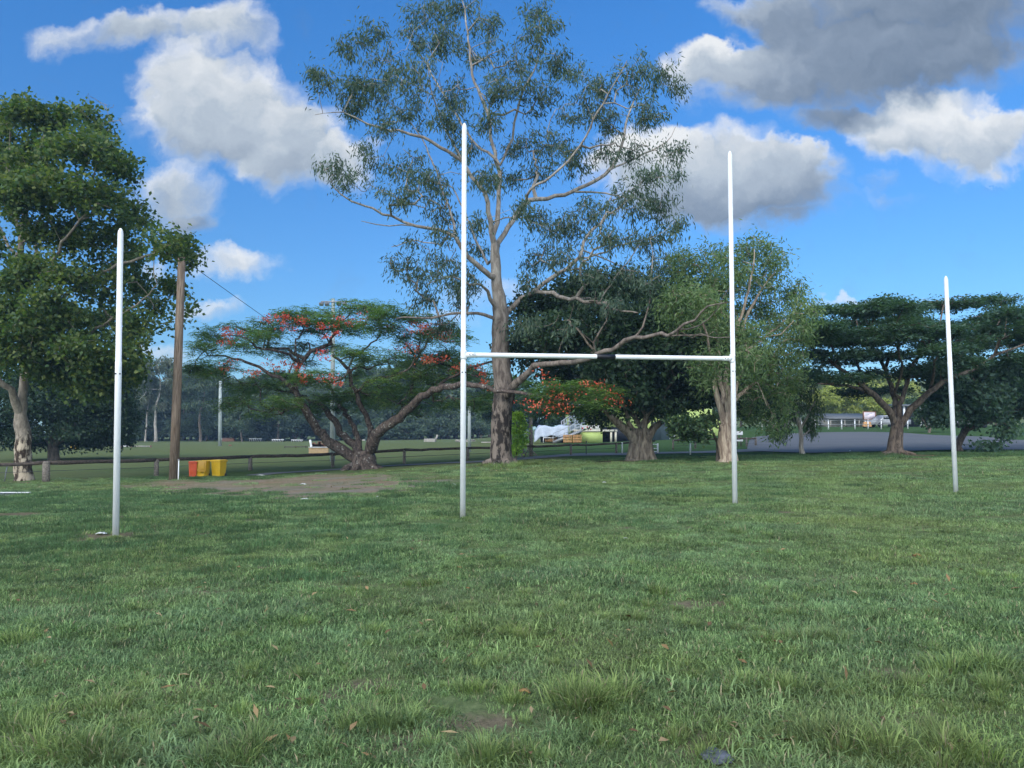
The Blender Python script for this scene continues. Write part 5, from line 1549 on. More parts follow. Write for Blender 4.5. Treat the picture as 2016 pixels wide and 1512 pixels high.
b = G(268, 881); k = b[1] / F
e = empty('pole_jump', b, 'low white-tipped pole jump lying right of the first white post', 'jump')
mb = MB(); mb.tube([(-30 * k, 0, 2.6 * k), (30 * k, 0, 2.2 * k)], 1.2 * k, 8); mb.build('pole_rail', M['grey_wood'], e)
mb = MB(); mb.tube([(-26 * k, 0, 2.6 * k), (-12 * k, 0, 2.5 * k)], 1.35 * k, 8); mb.build('white_tip', M['white_board'], e)
for x in (-29, -9, 29):
    mb = MB(); mb.box((x * k, 0, 2 * k), (2 * k, 3 * k, 4.4 * k)); mb.build('support', M['brown_wood'], e, bevel=.02)
b = G(206, 879); k = b[1] / F
e = empty('bench', b, 'small pale bench far off under the dark left tree', 'bench')
mb = MB(); mb.box((0, 0, 3 * k), (13 * k, 4 * k, 1 * k)); mb.build('seat', M['grey_wood'], e)
mb = MB(); mb.box((0, 2 * k, 6 * k), (13 * k, .8 * k, 3 * k)); mb.build('backrest', M['grey_wood'], e)
for x in (-5, 5):
    mb = MB(); mb.box((x * k, 0, 1.3 * k), (1 * k, 3.4 * k, 2.6 * k)); mb.build('leg', M['grey_wood'], e)
b = G(146, 884); k = b[1] / F
e = empty('trestle', b, 'yellow trestle seen beneath the dark left tree', 'jump')
mb = MB(); mb.bar((-6 * k, 0, 4 * k), (6 * k, 0, 4 * k), .3, .35); mb.build('top_rail', M['bin_yellow'], e)
for x in (-5, 5):
    for q_ in (-.4, .4):
        mb = MB(); mb.bar((x * k, q_, 0), (x * k * .9, 0, 4 * k), .12, .12); mb.build('leg', M['bin_yellow'], e)
# timber boxes and stacked planks right of the flowering tree
b = G(846, 870); k = b[1] / F
e = empty('crate', b, 'weathered open timber crate with a leaning slat beyond the rail fence', 'crate')
mb = MB(); mb.box((0, 0, 3.2 * k), (22 * k, 8 * k, 6.4 * k)); mb.build('box_body', M['grey_wood'], e, bevel=.02)
mb = MB(); mb.bar((11 * k, 0, 1 * k), (15 * k, 0, 14 * k), 1.8 * k, .3); mb.build('slat', M['grey_wood'], e)
for px, by, w, h, lab in ((916, 870, 46, 4.5, 'pile of pale timber planks beyond the fence beside the goal upright'), (965, 872, 44, 2.2, 'single low pale beam lying left of the gum trunk'), (716, 868, 12, 3, 'short pale log seen between the flowering tree stems')):
    b = G(px, by); k = b[1] / F; e = empty('timber_stack', b, lab, 'timber')
    n = 3 if h > 4 else 1
    for i in range(n):
        mb = MB(); mb.bar((-w / 2 * k + RNG.uniform(0, 6) * k, RNG.uniform(-.4, .4), (i + .5) * h / n * k), (w / 2 * k - RNG.uniform(0, 5) * k, RNG.uniform(-.4, .4), (i + .6) * h / n * k), .6, h / n * k * .85); mb.build('plank', M['grey_wood'], e, bevel=.01)

# ================================================================== LIME BUILDING, STAIRS
M['lime_wall'] = mat_plain('lime_wall', (.44, .54, .17), .12, 1.2, .75); M['blue_wall'] = mat_plain('blue_wall', (.42, .52, .62), .12, 1.5, .75)
M['teal_wall'] = mat_plain('teal_wall', (.022, .040, .048), .2, 2, .5); M['dark_wall'] = mat_plain('dark_wall', (.02, .024, .035), .3, 2, .6)
M['rail_grey'] = mat_plain('rail_grey', (.40, .43, .46), .15, 4, .5, .4, .3); M['tarp'] = mat_plain('tarp', (.42, .47, .55), .12, 2.5, .5); M['glass'] = mat_plain('glass', (.04, .05, .06), .2, 2, .12, .6)
M['roof_metal'] = mat_plain('roof_metal', (.12, .125, .13), .15, 2, .5); M['pale_wood'] = mat_plain('pale_wood', (.55, .52, .42), .15, 3, .7)
BY = 80.0
kb = BY / F
org = P(1180, 873, BY); org[2] = height(org[0], org[1])
bld = empty('lime_building', org, 'lime-green two-level building with raised deck half hidden behind the fig', 'building')
bx = lambda px: (px - 1180) * kb
bz = lambda py: P(1180, py, BY)[2] - org[2]
mb = MB(); mb.box(((bx(1143) + bx(1186)) / 2, 0, bz(850) / 2), (bx(1186) - bx(1143), .25, bz(850))); mb.build('deck_wall', M['lime_wall'], bld)
mb = MB(); mb.box(((bx(1131) + bx(1215)) / 2, 3.0, bz(848)), (bx(1215) - bx(1131), 6.4, .22)); mb.build('deck', M['pale_wood'], bld)
# deck balustrade: pickets with red and white cut-outs
mb = MB()
for i in range(18):
    x = bx(1143) + i * (bx(1180) - bx(1143)) / 17; mb.box((x, -.15, bz(843)), (.06, .04, 9 * kb))
mb.build('pickets', M['white_board'], bld)
for px, py, s in ((1147, 843, 1.9), (1156, 841, 1.6), (1163, 845, 1.5), (1170, 842, 1.3)):
    mb = MB(); mb.tube([(bx(px), -.2, bz(py)), (bx(px), -.16, bz(py))], s * kb, 7); mb.build('painted_panel', M['red_paint'], bld)
mb = MB(); mb.bar((bx(1143), -.15, bz(838)), (bx(1182), -.15, bz(838)), .08, .07); mb.build('balustrade_rail', M['white_board'], bld)
# upper storey
mb = MB(); mb.box(((bx(1126) + bx(1158)) / 2, 3.2, (bz(848) + bz(806)) / 2), (bx(1158) - bx(1126), .2, bz(806) - bz(848))); mb.build('wall', M['blue_wall'], bld)
mb = MB(); mb.box(((bx(1158) + bx(1240)) / 2 , 3.19, (bz(848) + bz(800)) / 2), (bx(1240) - bx(1158), .2, bz(800) - bz(848))); mb.build('wall', M['lime_wall'], bld)
mb = MB(); mb.box(((bx(1126) + bx(1420)) / 2, 6.5, (bz(870) + bz(803)) / 2), (bx(1420) - bx(1126), 6.0, bz(803) - bz(870))); mb.build('body', M['lime_wall'], bld)
mb = MB(); mb.box((bx(1172), 3.05, bz(832)), (9 * kb, .14, 13 * kb)); w_ = mb.build('window', M['glass'], bld)
mb = MB()
for sx in (-4.7, 4.7): mb.box((bx(1172) + sx * kb, 3.0, bz(832)), (.1, .1, 14 * kb))
for sz in (-6.6, 6.6, 0): mb.box((bx(1172), 2.99, bz(832) + sz * kb), (9 * kb, .1, .09))
mb.build('frame', M['white_board'], w_)
mb = MB(); mb.box(((bx(1122) + bx(1245)) / 2, 3.5, bz(797)), (bx(1245) - bx(1122), 8.5, .25), 0, 1.0, (math.radians(4), 'X')); mb.build('roof', M['roof_metal'], bld)
# dark openings and posts under the deck
mb = MB(); mb.box(((bx(1187) + bx(1243)) / 2, 1.6, bz(856)), (bx(1243) - bx(1187), .2, bz(841) + .02)); mb.build('dark_opening', M['dark_wall'], bld)
for px in (1203, 1212):
    mb = MB(); mb.box((bx(px), -.05, bz(848) / 2 - .06), (.2, .2, bz(848) - .12)); mb.build('post', M['pale_wood'], bld)
# right lime wall with a white unit
mb = MB(); mb.box(((bx(1313) + bx(1425)) / 2, .6, (bz(826)) / 2), (bx(1425) - bx(1313), .22, bz(826))); mb.build('wall', M['lime_wall'], bld)
e2 = empty('water_tank', org + np.array([bx(1323), .2, 0]), 'white box unit fixed to the lime wall right of the teal shed', 'unit')
mb = MB(); mb.box((0, 0, bz(851)), (14 * kb, .5, 18 * kb)); mb.build('unit_body', M['white_board'], e2, bevel=.03)
mb = MB(); mb.box((0, -.27, bz(851)), (10 * kb, .04, 13 * kb)); mb.build('grille', M['tarp'], e2)
for sg in (-.25, .25):
    mb = MB(); mb.box((sg, 0, bz(860) / 2), (.08, .3, bz(860))); mb.build('leg', M['white_board'], e2)
# teal shed
so = org + np.array([bx(1298), -1.2, 0]); so[2] = height(so[0], so[1])
sh = empty('garden_shed', so, 'dark teal metal shed right behind the fig trunk', 'shed')
mb = MB(); mb.box((0, .8, bz(839) / 2), (30 * kb, 1.8, bz(839))); mb.build('wall', M['teal_wall'], sh, bevel=.01)
mb = MB(); mb.box((0, .8, bz(838)), (31.5 * kb, 2.0, .1), 0, 1, (.03, 'X')); mb.build('roof', M['roof_metal'], sh)
mb = MB()
for i in range(9): mb.box(((-14 + i * 3.4) * kb, -.115, bz(839) / 2), (.03, .03, bz(839) - .1))
mb.build('ribs', M['teal_wall'], sh)
mb = MB(); mb.box((.3, -.14, bz(839) * .42), (.9, .04, bz(839) * .8)); d_ = mb.build('door', M['teal_wall'], sh, bevel=.01)
mb = MB(); mb.box((.65, -.18, bz(839) * .45), (.05, .06, .14)); mb.build('handle', M['steel'], d_)
# stairs
st = empty('staircase', org + np.array([bx(1110), -.6, 0]), 'grey metal staircase with tube handrails climbing to the lime deck', 'staircase')
z_top = bz(848); x0, x1 = bx(1088) - bx(1110), bx(1143) - bx(1110)
for yy in (-.7, .7):
    mb = MB(); mb.bar((x0, yy, .0), (x1, yy, z_top), .06, .28); mb.build('stringer', M['steel'], st)
    mb = MB()
    for f in (.5, 1.0): mb.tube([(x0, yy, f * .95), (x1, yy, z_top + f * .95), (x1 + .9, yy, z_top + f * .95)], .026, 6)
    for i in range(6):
        t = i / 5; mb.tube([(x0 + (x1 - x0) * t, yy, z_top * t), (x0 + (x1 - x0) * t, yy, z_top * t + .97)], .03, 6)
    mb.build('handrail', M['rail_grey'], st)
for i in range(8):
    t = (i + .5) / 8; mb = MB(); mb.box((x0 + (x1 - x0) * t, 0, z_top * t + .08), (.30, 1.36, .05)); mb.build('tread', M['steel'], st)
mb = MB(); mb.bar((x0 - 1.0, -.72, .5), (x0, -.72, .5), .05, .05); mb.bar((x0 - 1.0, -.72, .0), (x0 - 1.0, -.72, .55), .05, .05); mb.build('lower_rail', M['white_board'], st)
# second, higher flight behind
st2 = empty('staircase', org + np.array([bx(1124), 1.2, 0]), 'higher grey handrail flight behind the white tarpaulin', 'staircase')
for yy in (0, .9):
    mb = MB()
    for f in (.4, .9): mb.tube([(bx(1108) - bx(1124), yy, bz(846) + f), (bx(1128) - bx(1124), yy, bz(833) + f), (bx(1142) - bx(1124), yy, bz(833) + f)], .035, 6)
    for i in range(5):
        t = i / 4; xx = (bx(1108) - bx(1124)) * (1 - t) + (bx(1128) - bx(1124)) * t; zz = bz(846) * (1 - t) + bz(833) * t; mb.tube([(xx, yy, zz), (xx, yy, zz + .93)], .03, 6)
    mb.build('handrail', M['rail_grey'], st2)
    mb = MB(); mb.bar((bx(1108) - bx(1124), yy, bz(847)), (bx(1128) - bx(1124), yy, bz(834)), .06, .26); mb.build('stringer', M['steel'], st2)
for i in range(6):
    t = (i + .5) / 6; mb = MB(); mb.box(((bx(1108) - bx(1124)) * (1 - t) + (bx(1128) - bx(1124)) * t, .45, bz(847) * (1 - t) + bz(834) * t + .05), (.28, .84, .05)); mb.build('tread', M['steel'], st2)
for xx in (bx(1112) - bx(1124), bx(1134) - bx(1124)):
    mb = MB(); mb.box((xx, .45, bz(846) / 2), (.1, .1, bz(846))); mb.build('support', M['steel'], st2)
# tarpaulin over a stack
tp = empty('tarpaulin', org + np.array([bx(1088), .9, 0]), 'pale grey tarpaulin draped over a bulky load left of the stairs', 'tarpaulin')
bm = bmesh.new(); nxx, nyy = 26, 12
gv = []
for j in range(nyy + 1):
    rowv = []
    for i in range(nxx + 1):
        u = i / nxx; v = j / nyy
        x = bx(1052) - bx(1088) + u * (bx(1119) - bx(1052)); top = bz(839) + .12 * math.sin(u * 9) * (1 - v)
        if v < .35: yy = 1.3 - v / .35 * 2.4; z = top + .05 * math.sin(u * 17 + v * 6)
        else:
            t = (v - .35) / .65; yy = -1.1 - .18 * t - .10 * math.sin(u * 24 + 1.2 * math.sin(u * 5)) * t
            lowz = bz(859) + .12 * math.sin(u * 15) if u > .22 else bz(859) * u / .22 + .05
            z = top * (1 - t) + lowz * t
        if u < .16: z *= (.42 + .58 * (u / .16) ** .6)
        rowv.append(bm.verts.new((x, yy, z)))
    gv.append(rowv)
for j in range(nyy):
    for i in range(nxx): bm.faces.new((gv[j][i], gv[j][i + 1], gv[j + 1][i + 1], gv[j + 1][i]))
me = bpy.data.meshes.new('sheet'); bm.to_mesh(me); bm.free()
so_ = link('sheet', me, M['tarp'], tp, smooth=True); sm = so_.modifiers.new('thick', 'SOLIDIFY'); sm.thickness = .02
ld = empty('pallet_load', org + np.array([bx(1088), 1.0, 0]), 'dark load with orange timber slats under the grey tarpaulin', 'load')
mb = MB(); mb.box((0, 0, bz(842) / 2), (44 * kb, 1.7, bz(842))); mb.build('load_body', M['dark_wall'], ld)
mb = MB()
for i in range(4): mb.bar((-15 * kb, -1.0, (3 + i * 3.2) * kb), (9 * kb, -1.0, (3 + i * 3.2) * kb), .05, .09)
mb.build('slats', M['orange_wood'], ld)
for n_, (a_, b_) in enumerate(((1107, 1125), (1126, 1143))):
    pl = empty('pallet', org + np.array([bx((a_ + b_) / 2), -1.45, 0]), ('orange slatted timber pallet standing upright at the stair foot', 'orange slatted timber pallet standing upright against the lime deck wall')[n_], 'pallet', 'upright timber pallets')
    w = (b_ - a_ - .6) * kb
    mb = MB()
    for i in range(5): mb.box((0, 0, (1.6 + i * 3.1) * kb), (w, .03, 1.9 * kb))
    mb.build('boards', M['orange_wood'], pl)
    for s in (-.45, 0, .45):
        mb = MB(); mb.box((s * w, .06, 7.8 * kb), (.09, .08, 15 * kb)); mb.build('bearer', M['orange_wood'], pl)

# ================================================================== FAR RIGHT: WHITE FENCE, SHED, BILLBOARD, CARS, HOUSE
M['billboard'] = mat_plain('billboard', (.72, .62, .66), .06, 1, .5); M['car_white'] = mat_plain('car_white', (.30, .31, .33), .06, 2, .3, .5)
fo = on_ground((1640 - CX) / F * 88, 88.0); fe = empty('white_fence', fo, 'long white post and rail fence beyond the car park', 'fence')
prev = None
for px in range(1500, 1800, 26):
    p = on_ground((px - CX) / F * 88, 88.0) - fo
    mb = MB(); mb.box(p + np.array([0, 0, .55]), (.10, .10, 1.1)); mb.build('post', M['white_board'], fe)
    if prev is not None:
        mb = MB()
        for z in (.55, 1.02): mb.bar(prev + np.array([0, -.09, z]), p + np.array([0, -.09, z]), .03, .05)
        mb.build('rail', M['steel'], fe)
    prev = p
so = on_ground((1672 - CX) / F * 102, 102.0); k = 102 / F
e = empty('low_shed', so, 'low grey-roofed open shed behind the white rail fence', 'shed')
mb = MB(); mb.box((0, 2, .6), (80 * k, 3.4, 1.2)); mb.build('wall', M['grey_wood'], e)
mb = MB(); mb.box((0, 1.6, 1.42), (94 * k, 5.2, .14), 0, 1, (math.radians(8), 'X')); mb.build('roof', M['roof_metal'], e)
for x in (-42, -14, 14, 42):
    mb = MB(); mb.box((x * k, -.7, .5), (.12, .12, 1.1)); mb.build('post', M['grey_wood'], e)
so = on_ground((1711 - CX) / F * 97, 97.0); k = 97 / F
zc = P(1711, 818.5, 97)[2] - so[2]
e = empty('billboard', so, 'pale pinkish billboard on two posts beyond the car park', 'sign')
mb = MB(); mb.box((0, 0, zc), (23 * k, .12, 15 * k)); pn = mb.build('sign_panel', M['billboard'], e)
mb = MB(); mb.box((-4.5 * k, -.075, zc + 3 * k), (8 * k, .02, 1.0 * k)); mb.box((-6 * k, -.075, zc + 1 * k), (5 * k, .02, .8 * k)); mb.box((-2 * k, -.075, zc + 4.8 * k), (13 * k, .02, .7 * k)); mb.build('faint_text', M['tarp'], pn)
mb = MB()
for sx in (-1, 1): mb.box((sx * 11.8 * k, 0, zc), (.12, .16, 16 * k))
for sz in (-1, 1): mb.box((0, 0, zc + sz * 7.8 * k), (23 * k, .16, .12))
mb.build('frame', M['brown_wood'], e)
for sx in (-1, 1):
    mb = MB(); mb.box((sx * 7 * k, .1, (zc - 6 * k) / 2), (.18, .16, zc - 6 * k)); mb.build('support', M['white_board'], e)


def car(px, Y, color, label, L_=4.6, ute=False, rz=0):
    b = on_ground((px - CX) / F * Y, Y)
    e = empty('parked_car', b, label, 'car', None, rz)
    mb = MB()
    prof = [(-L_ / 2, .38), (-L_ / 2, .85), (-L_ / 2 + .9, .98), (-L_ / 2 + 1.5, 1.5), (.5, 1.52), (1.1, 1.02), (L_ / 2, .95), (L_ / 2, .38)]
    if not ute: prof = [(-L_ / 2, .38), (-L_ / 2, .8), (-L_ / 2 + 1.0, .95), (-L_ / 2 + 1.7, 1.45), (1.2, 1.45), (L_ / 2 - .2, 1.0), (L_ / 2, .9), (L_ / 2, .38)]
    n = len(prof); V = [(x, -.85, z) for x, z in prof] + [(x, .85, z) for x, z in prof]
    Q = [(i, (i + 1) % n, n + (i + 1) % n, n + i) for i in range(n)]
    T = [(0, i, i + 1) for i in range(1, n - 1)] + [(n, n + i + 1, n + i) for i in range(1, n - 1)]
    mb.add(V, Q, T); mb.build('body', color, e)
    mb = MB(); mb.box((-.35, -.86, 1.2), (1.6, .03, .36)); mb.build('window', M['glass'], e)
    for x in (-L_ / 2 + .9, L_ / 2 - .9):
        for y in (-.8, .8):
            mb = MB(); mb.tube([(x, y - .1, .33), (x, y + .1, .33)], .33, 14); mb.build('wheel', M['rubber'], e)


car(1748, 96, M['car_white'], 'pale grey ute parked behind the umbrella tree trunk', 4.9, True, .1)
so = on_ground((1706 - CX) / F * 94, 94.0)
e = empty('barrier', so, 'small orange road barrier under the billboard', 'barrier')
mb = MB(); mb.box((0, 0, .45), (.8, .3, .6), 0, 1.3); mb.build('barrier_body', M['orange_wood'], e, bevel=.04)
for sg in (-.3, .3):
    mb = MB(); mb.box((sg, 0, .07), (.14, .6, .14)); mb.build('foot', M['rubber'], e)
car(1905, 92, M['car_white'], 'pale grey car half hidden behind the last white post', 4.6, False, -.1)
# grey carport between the trees
so = on_ground((1805 - CX) / F * 98, 98.0); k = 98 / F
e = empty('carport', so, 'dark open carport with white posts behind the umbrella tree', 'carport')
mb = MB(); mb.box((0, 3, 1.3), (70 * k, .2, 2.7)); mb.build('wall', M['dark_wall'], e)
mb = MB(); mb.box((0, 1.2, 2.8), (74 * k, 4.5, .16), 0, 1, (.05, 'X')); mb.build('roof', M['roof_metal'], e)
for x in (-30, 2, 18, 33):
    mb = MB(); mb.box((x * k, -.6, 1.35), (.2, .2, 2.75)); mb.build('post', M['white_board'], e)
# house on the rise
so = on_ground((1735 - CX) / F * 225, 225.0); k = 225 / F
zz = P(1735, 741, 225)[2] - so[2]
e = empty('hill_house', so, 'grey-roofed house high on the wooded slope seen through the umbrella tree', 'house')
mb = MB(); mb.box((0, 0, zz / 2), (38 * k, 8, zz)); mb.build('wall', M['grey_wood'], e)
mb = MB()
w2, d2, h2 = 24 * k, 5.5, 8 * k
mb.add([(-w2, -d2, zz), (w2, -d2, zz), (w2, d2, zz), (-w2, d2, zz), (-w2 * .75, 0, zz + h2), (w2 * .75, 0, zz + h2)], [(0, 1, 5, 4), (2, 3, 4, 5)], [(1, 2, 5), (3, 0, 4)]); mb.build('roof', M['roof_metal'], e)
mb = MB(); mb.box((-6 * k, -4.06, zz - 1.5), (2.2, .1, 1.3)); mb.build('window', M['glass'], e)
# distant power pole
so = on_ground((1974 - CX) / F * 160, 160.0); k = 160 / F
e = empty('power_pole', so, 'distant power pole above the trees at the right edge', 'pole')
zz = P(1974, 712, 160)[2] - so[2]
mb = MB(); mb.tube([(0, 0, -.3), (0, 0, zz)], [.2, .15], 8); mb.build('pole_shaft', M['old_timber'], e)
mb = MB(); mb.bar((-1.2, -.1, zz - .5), (1.2, -.1, zz - .5), .1, .12); mb.build('crossarm', M['old_timber'], e)
for px in (1832,):
    pass

# ================================================================== SMALL LITTER
M['paper'] = mat_plain('paper', (.66, .66, .64), .12, 9, .7); M['dry_leaf'] = mat_plain('dry_leaf', (.34, .19, .075), .3, 12, .7); M['stone'] = mat_plain('stone', (.10, .11, .13), .35, 14, .8, .3, 0, .4)


def scrap(px, py, w, h, label, mat='paper', name='paper_scrap', cat='litter', group='pale litter on the dirt and grass', lift=.02):
    b = G(px, py); k = b[1] / F
    bm = bmesh.new(); n = 6; V = []
    for j in range(4):
        V.append([bm.verts.new(((i / n - .5) * w * k * (1 - .25 * abs(j - 1.5) / 1.5) + RNG.normal(0, .01), (j / 3 - .5) * w * k * .55, lift + h * k * (.25 + .5 * math.sin(i * 1.9 + j * 2.1) ** 2) * math.sin(math.pi * (i + .6) / (n + 1.2)))) for i in range(n + 1)])
    for j in range(3):
        for i in range(n): bm.faces.new((V[j][i], V[j][i + 1], V[j + 1][i + 1], V[j + 1][i]))
    me = bpy.data.meshes.new(name); bm.to_mesh(me); bm.free()
    o = link(name, me, M[mat], None, b, True)
    o.rotation_euler = (0, 0, RNG.uniform(-.4, .4)); s = o.modifiers.new('thick', 'SOLIDIFY'); s.thickness = .008
    return tag(o, label, cat, group)


scrap(597, 955, 13, 4, 'crumpled white litter on the brown dirt patch')
scrap(513, 937, 17, 3, 'flat white sheet of litter at the end of the asphalt path')
scrap(600, 984, 15, 2.5, 'white litter strip at the lower edge of the dirt patch')
scrap(743, 980, 6, 3, 'tiny white litter on the grass left of the goal upright')
scrap(893, 955, 8, 3, 'small white litter just left of the goal upright')
scrap(1190, 951, 9, 2, 'small white litter on the grass right of the gum')
scrap(1232, 1062, 6, 2, 'pale scrap on the open grass right of the goal upright')
scrap(1674, 889, 5, 3, 'pale rounded scrap on the verge left of the umbrella tree')
scrap(903, 1121, 9, 5, 'curled brown leaf on the grass below the goal upright', 'dry_leaf', 'fallen_leaf', 'leaf', 'fallen leaves on the grass')
scrap(1806, 1098, 16, 7, 'large curled dry leaf on the grass below the last white post', 'dry_leaf', 'fallen_leaf', 'leaf', 'fallen leaves on the grass')
scrap(1800, 1154, 13, 5, 'tan dry leaf on the open grass at right', 'dry_leaf', 'fallen_leaf', 'leaf', 'fallen leaves on the grass')
scrap(1032, 1368, 20, 9, 'brown dry leaf in the near grass at centre', 'dry_leaf', 'fallen_leaf', 'leaf', 'fallen leaves on the grass')
scrap(922, 1162, 9, 3, 'yellowish leaf on the grass under the goal mouth', 'dry_leaf', 'fallen_leaf', 'leaf', 'fallen leaves on the grass')
scrap(200, 1053, 22, 5, 'crumbled pale concrete beside the foot of the first white post', 'paper', 'concrete_crumbs', 'rubble', None)
# fallen leaves strewn too thickly to count
lp = []
for cx_, cy_, sx_, sy_, n_ in ((985, 922, 60, 5, 160), (715, 945, 110, 10, 130), (1262, 912, 60, 4, 60), (1440, 913, 40, 4, 40), (1765, 899, 60, 4, 60), (60, 955, 50, 5, 40)):
    for _ in range(n_):
        lp.append(G(cx_ + RNG.normal(0, sx_), min(1500, cy_ + abs(RNG.normal(0, sy_)))))
for _ in range(150):
    lp.append(G(RNG.uniform(0, 2016), RNG.uniform(985, 1500)))
lp = np.array(lp) + np.array([0, 0, .045]); n_ = len(lp)
lg = leaf_geo(lp, unit(RNG.normal(0, 1, (n_, 3)) * np.array([1, 1, .25])), unit(RNG.normal(0, .3, (n_, 3)) + np.array([0, 0, 1])), RNG.uniform(.05, .12, n_), RNG.uniform(.018, .04, n_), .25)
M['litter_leaf'] = mat_leaf('litter_leaf', [(.10, .06, .03), (.26, .16, .075), (.42, .32, .17)], .1, .7)
tag(link('leaf_litter', np_mesh('leaf_litter', *lg), M['litter_leaf']), 'dry brown leaf litter strewn over the grass and dirt', None, kind='stuff')
# flat dark cover with a pale rim at the left edge
b = G(10, 976); k = b[1] / F
e = empty('ground_cover', b, 'flat dark cover with a pale rim lying in the grass at the left edge', 'cover')
mb = MB(); mb.box((0, 0, .03), (62 * k, 1.0, .06)); mb.build('cover_plate', M['dark_steel'], e, bevel=.01)
mb = MB(); mb.box((0, -.62, .035), (66 * k, .16, .09)); mb.box((-2 * k, .58, .035), (60 * k, .14, .09)); mb.build('rim', M['paper'], e, bevel=.01)
# bluish stone in the near grass
b = G(1412, 1492)
bm = bmesh.new(); bmesh.ops.create_icosphere(bm, subdivisions=4, radius=1)
for v in bm.verts:
    f = 1 + .12 * math.sin(v.co.x * 5 + v.co.y * 3) + .07 * math.sin(v.co.y * 11 + v.co.z * 7)
    v.co = Vector((v.co.x * .075 * f, v.co.y * .085 * f, v.co.z * .02 * f))
me = bpy.data.meshes.new('stone'); bm.to_mesh(me); bm.free()
o = link('stone', me, M['stone'], None, b + np.array([0, 0, .01]), True); tag(o, 'flat bluish grey stone sunk in the near grass', 'stone')

# ================================================================== SKY, SUN, CAMERA
hz_m, hnt = new_mat('haze')
hv_ = N(hnt, 'ShaderNodeVolumePrincipled'); hv_.inputs['Color'].default_value = (.45, .70, 1.0, 1); hv_.inputs['Density'].default_value = .00045; hv_.inputs['Anisotropy'].default_value = 0.0
ho_ = N(hnt, 'ShaderNodeOutputMaterial'); L(hnt, hv_.outputs[0], ho_.inputs['Volume'])
hb = MB(); hb.box((0, 0, 16.0), (1240, 1240, 40.0)); tag(hb.build('haze', hz_m), 'thin bluish evening haze over the field and trees', None, kind='stuff')
SUN_AZ, SUN_EL = math.radians(215), math.radians(34)     # azimuth clockwise from +Y: behind the camera, to the left
world = bpy.data.worlds.new('World'); SC.world = world; world.use_nodes = True
nt = world.node_tree; nt.nodes.clear()
sky = nt.nodes.new('ShaderNodeTexSky'); sky.sky_type = 'NISHITA'; sky.sun_disc = False
sky.sun_elevation = SUN_EL; sky.sun_rotation = SUN_AZ
sky.air_density = 1.0; sky.dust_density = .4; sky.ozone_density = 2.0
tc = nt.nodes.new('ShaderNodeTexCoord')
sx = nt.nodes.new('ShaderNodeSeparateXYZ'); L(nt, tc.outputs['Generated'], sx.inputs[0])
yy = mth(nt, 'MAXIMUM', sx.outputs[1], .15)
uu = mth(nt, 'DIVIDE', sx.outputs[0], yy); vv = mth(nt, 'DIVIDE', sx.outputs[2], yy)
cv = nt.nodes.new('ShaderNodeCombineXYZ'); L(nt, uu, cv.inputs[0]); L(nt, vv, cv.inputs[1])
uv = cv.outputs[0]


def vmath(op, a, b=None, c=None):
    m = nt.nodes.new('ShaderNodeVectorMath'); m.operation = op
    for i, v in enumerate((a, b, c)):
        if v is None: continue
        if isinstance(v, tuple): m.inputs[i].default_value = v
        else: L(nt, v, m.inputs[i])
    return m


def cnoise(vec, scale, detail, rough):
    n = nt.nodes.new('ShaderNodeTexNoise'); n.inputs['Scale'].default_value = scale; n.inputs['Detail'].default_value = detail; n.inputs['Roughness'].default_value = rough
    L(nt, vec, n.inputs['Vector']); return n


n1 = cnoise(uv, 7.0, 3, .5); n2 = cnoise(uv, 26.0, 5, .6)
w1 = vmath('MULTIPLY', vmath('SUBTRACT', n1.outputs['Color'], (.5, .5, .5)).outputs[0], (.12, .09, 0)).outputs[0]
w2 = vmath('MULTIPLY', vmath('SUBTRACT', n2.outputs['Color'], (.5, .5, .5)).outputs[0], (.060, .050, 0)).outputs[0]
pw = vmath('ADD', vmath('ADD', uv, w1).outputs[0], w2).outputs[0]
# (px, py, rx, ry, brightness, weight)
CL = [(185, 62, 120, 36, .80, .7), (310, 52, 90, 42, .80, .85), (455, 62, 80, 62, .86, 1.0), (350, 150, 75, 62, .92, 1.0), (460, 215, 150, 88, .86, 1.25), (570, 270, 110, 78, .86, 1.1), (390, 245, 120, 60, .86, 1.0), (600, 318, 100, 52, .78, .9), (688, 312, 62, 55, 1.0, 1.0),
      (350, 390, 90, 70, .72, .9), (395, 440, 50, 30, .58, .6), (478, 530, 88, 30, .92, .9), (395, 618, 55, 18, .85, .7), (310, 690, 40, 22, .75, .5), (300, 525, 40, 20, .7, .5),
      (1800, 30, 280, 112, .49, 1.25), (1640, 150, 180, 88, .54, 1.1), (1880, 135, 150, 66, .53, .85), (1470, 150, 110, 66, .74, 1.0), (1395, 125, 62, 42, .98, .9), (1490, 15, 80, 36, .62, .9), (1550, 95, 100, 60, .50, 1.0), (1660, 235, 90, 30, .46, .7),
      (1845, 262, 150, 68, .98, 1.15), (1975, 280, 110, 56, .90, 1.0), (1760, 290, 70, 34, .80, .6),
      (1300, 290, 85, 52, 1.0, 1.1), (1225, 300, 70, 50, .98, .9), (1400, 330, 130, 80, .84, 1.1), (1540, 350, 120, 66, .76, 1.05), (1575, 318, 52, 36, .95, .8), (1480, 400, 170, 44, .54, .8), (1310, 385, 100, 55, .62, .8), (1170, 330, 50, 40, .9, .5), (1560, 440, 70, 22, .40, .4),
      (1745, 368, 34, 22, .55, .35), (1760, 400, 40, 14, .5, .3), (1690, 606, 140, 8, .8, .5), (1010, 590, 120, 40, .8, .45), (860, 640, 60, 20, .8, .4)]
dens = None; bright = None
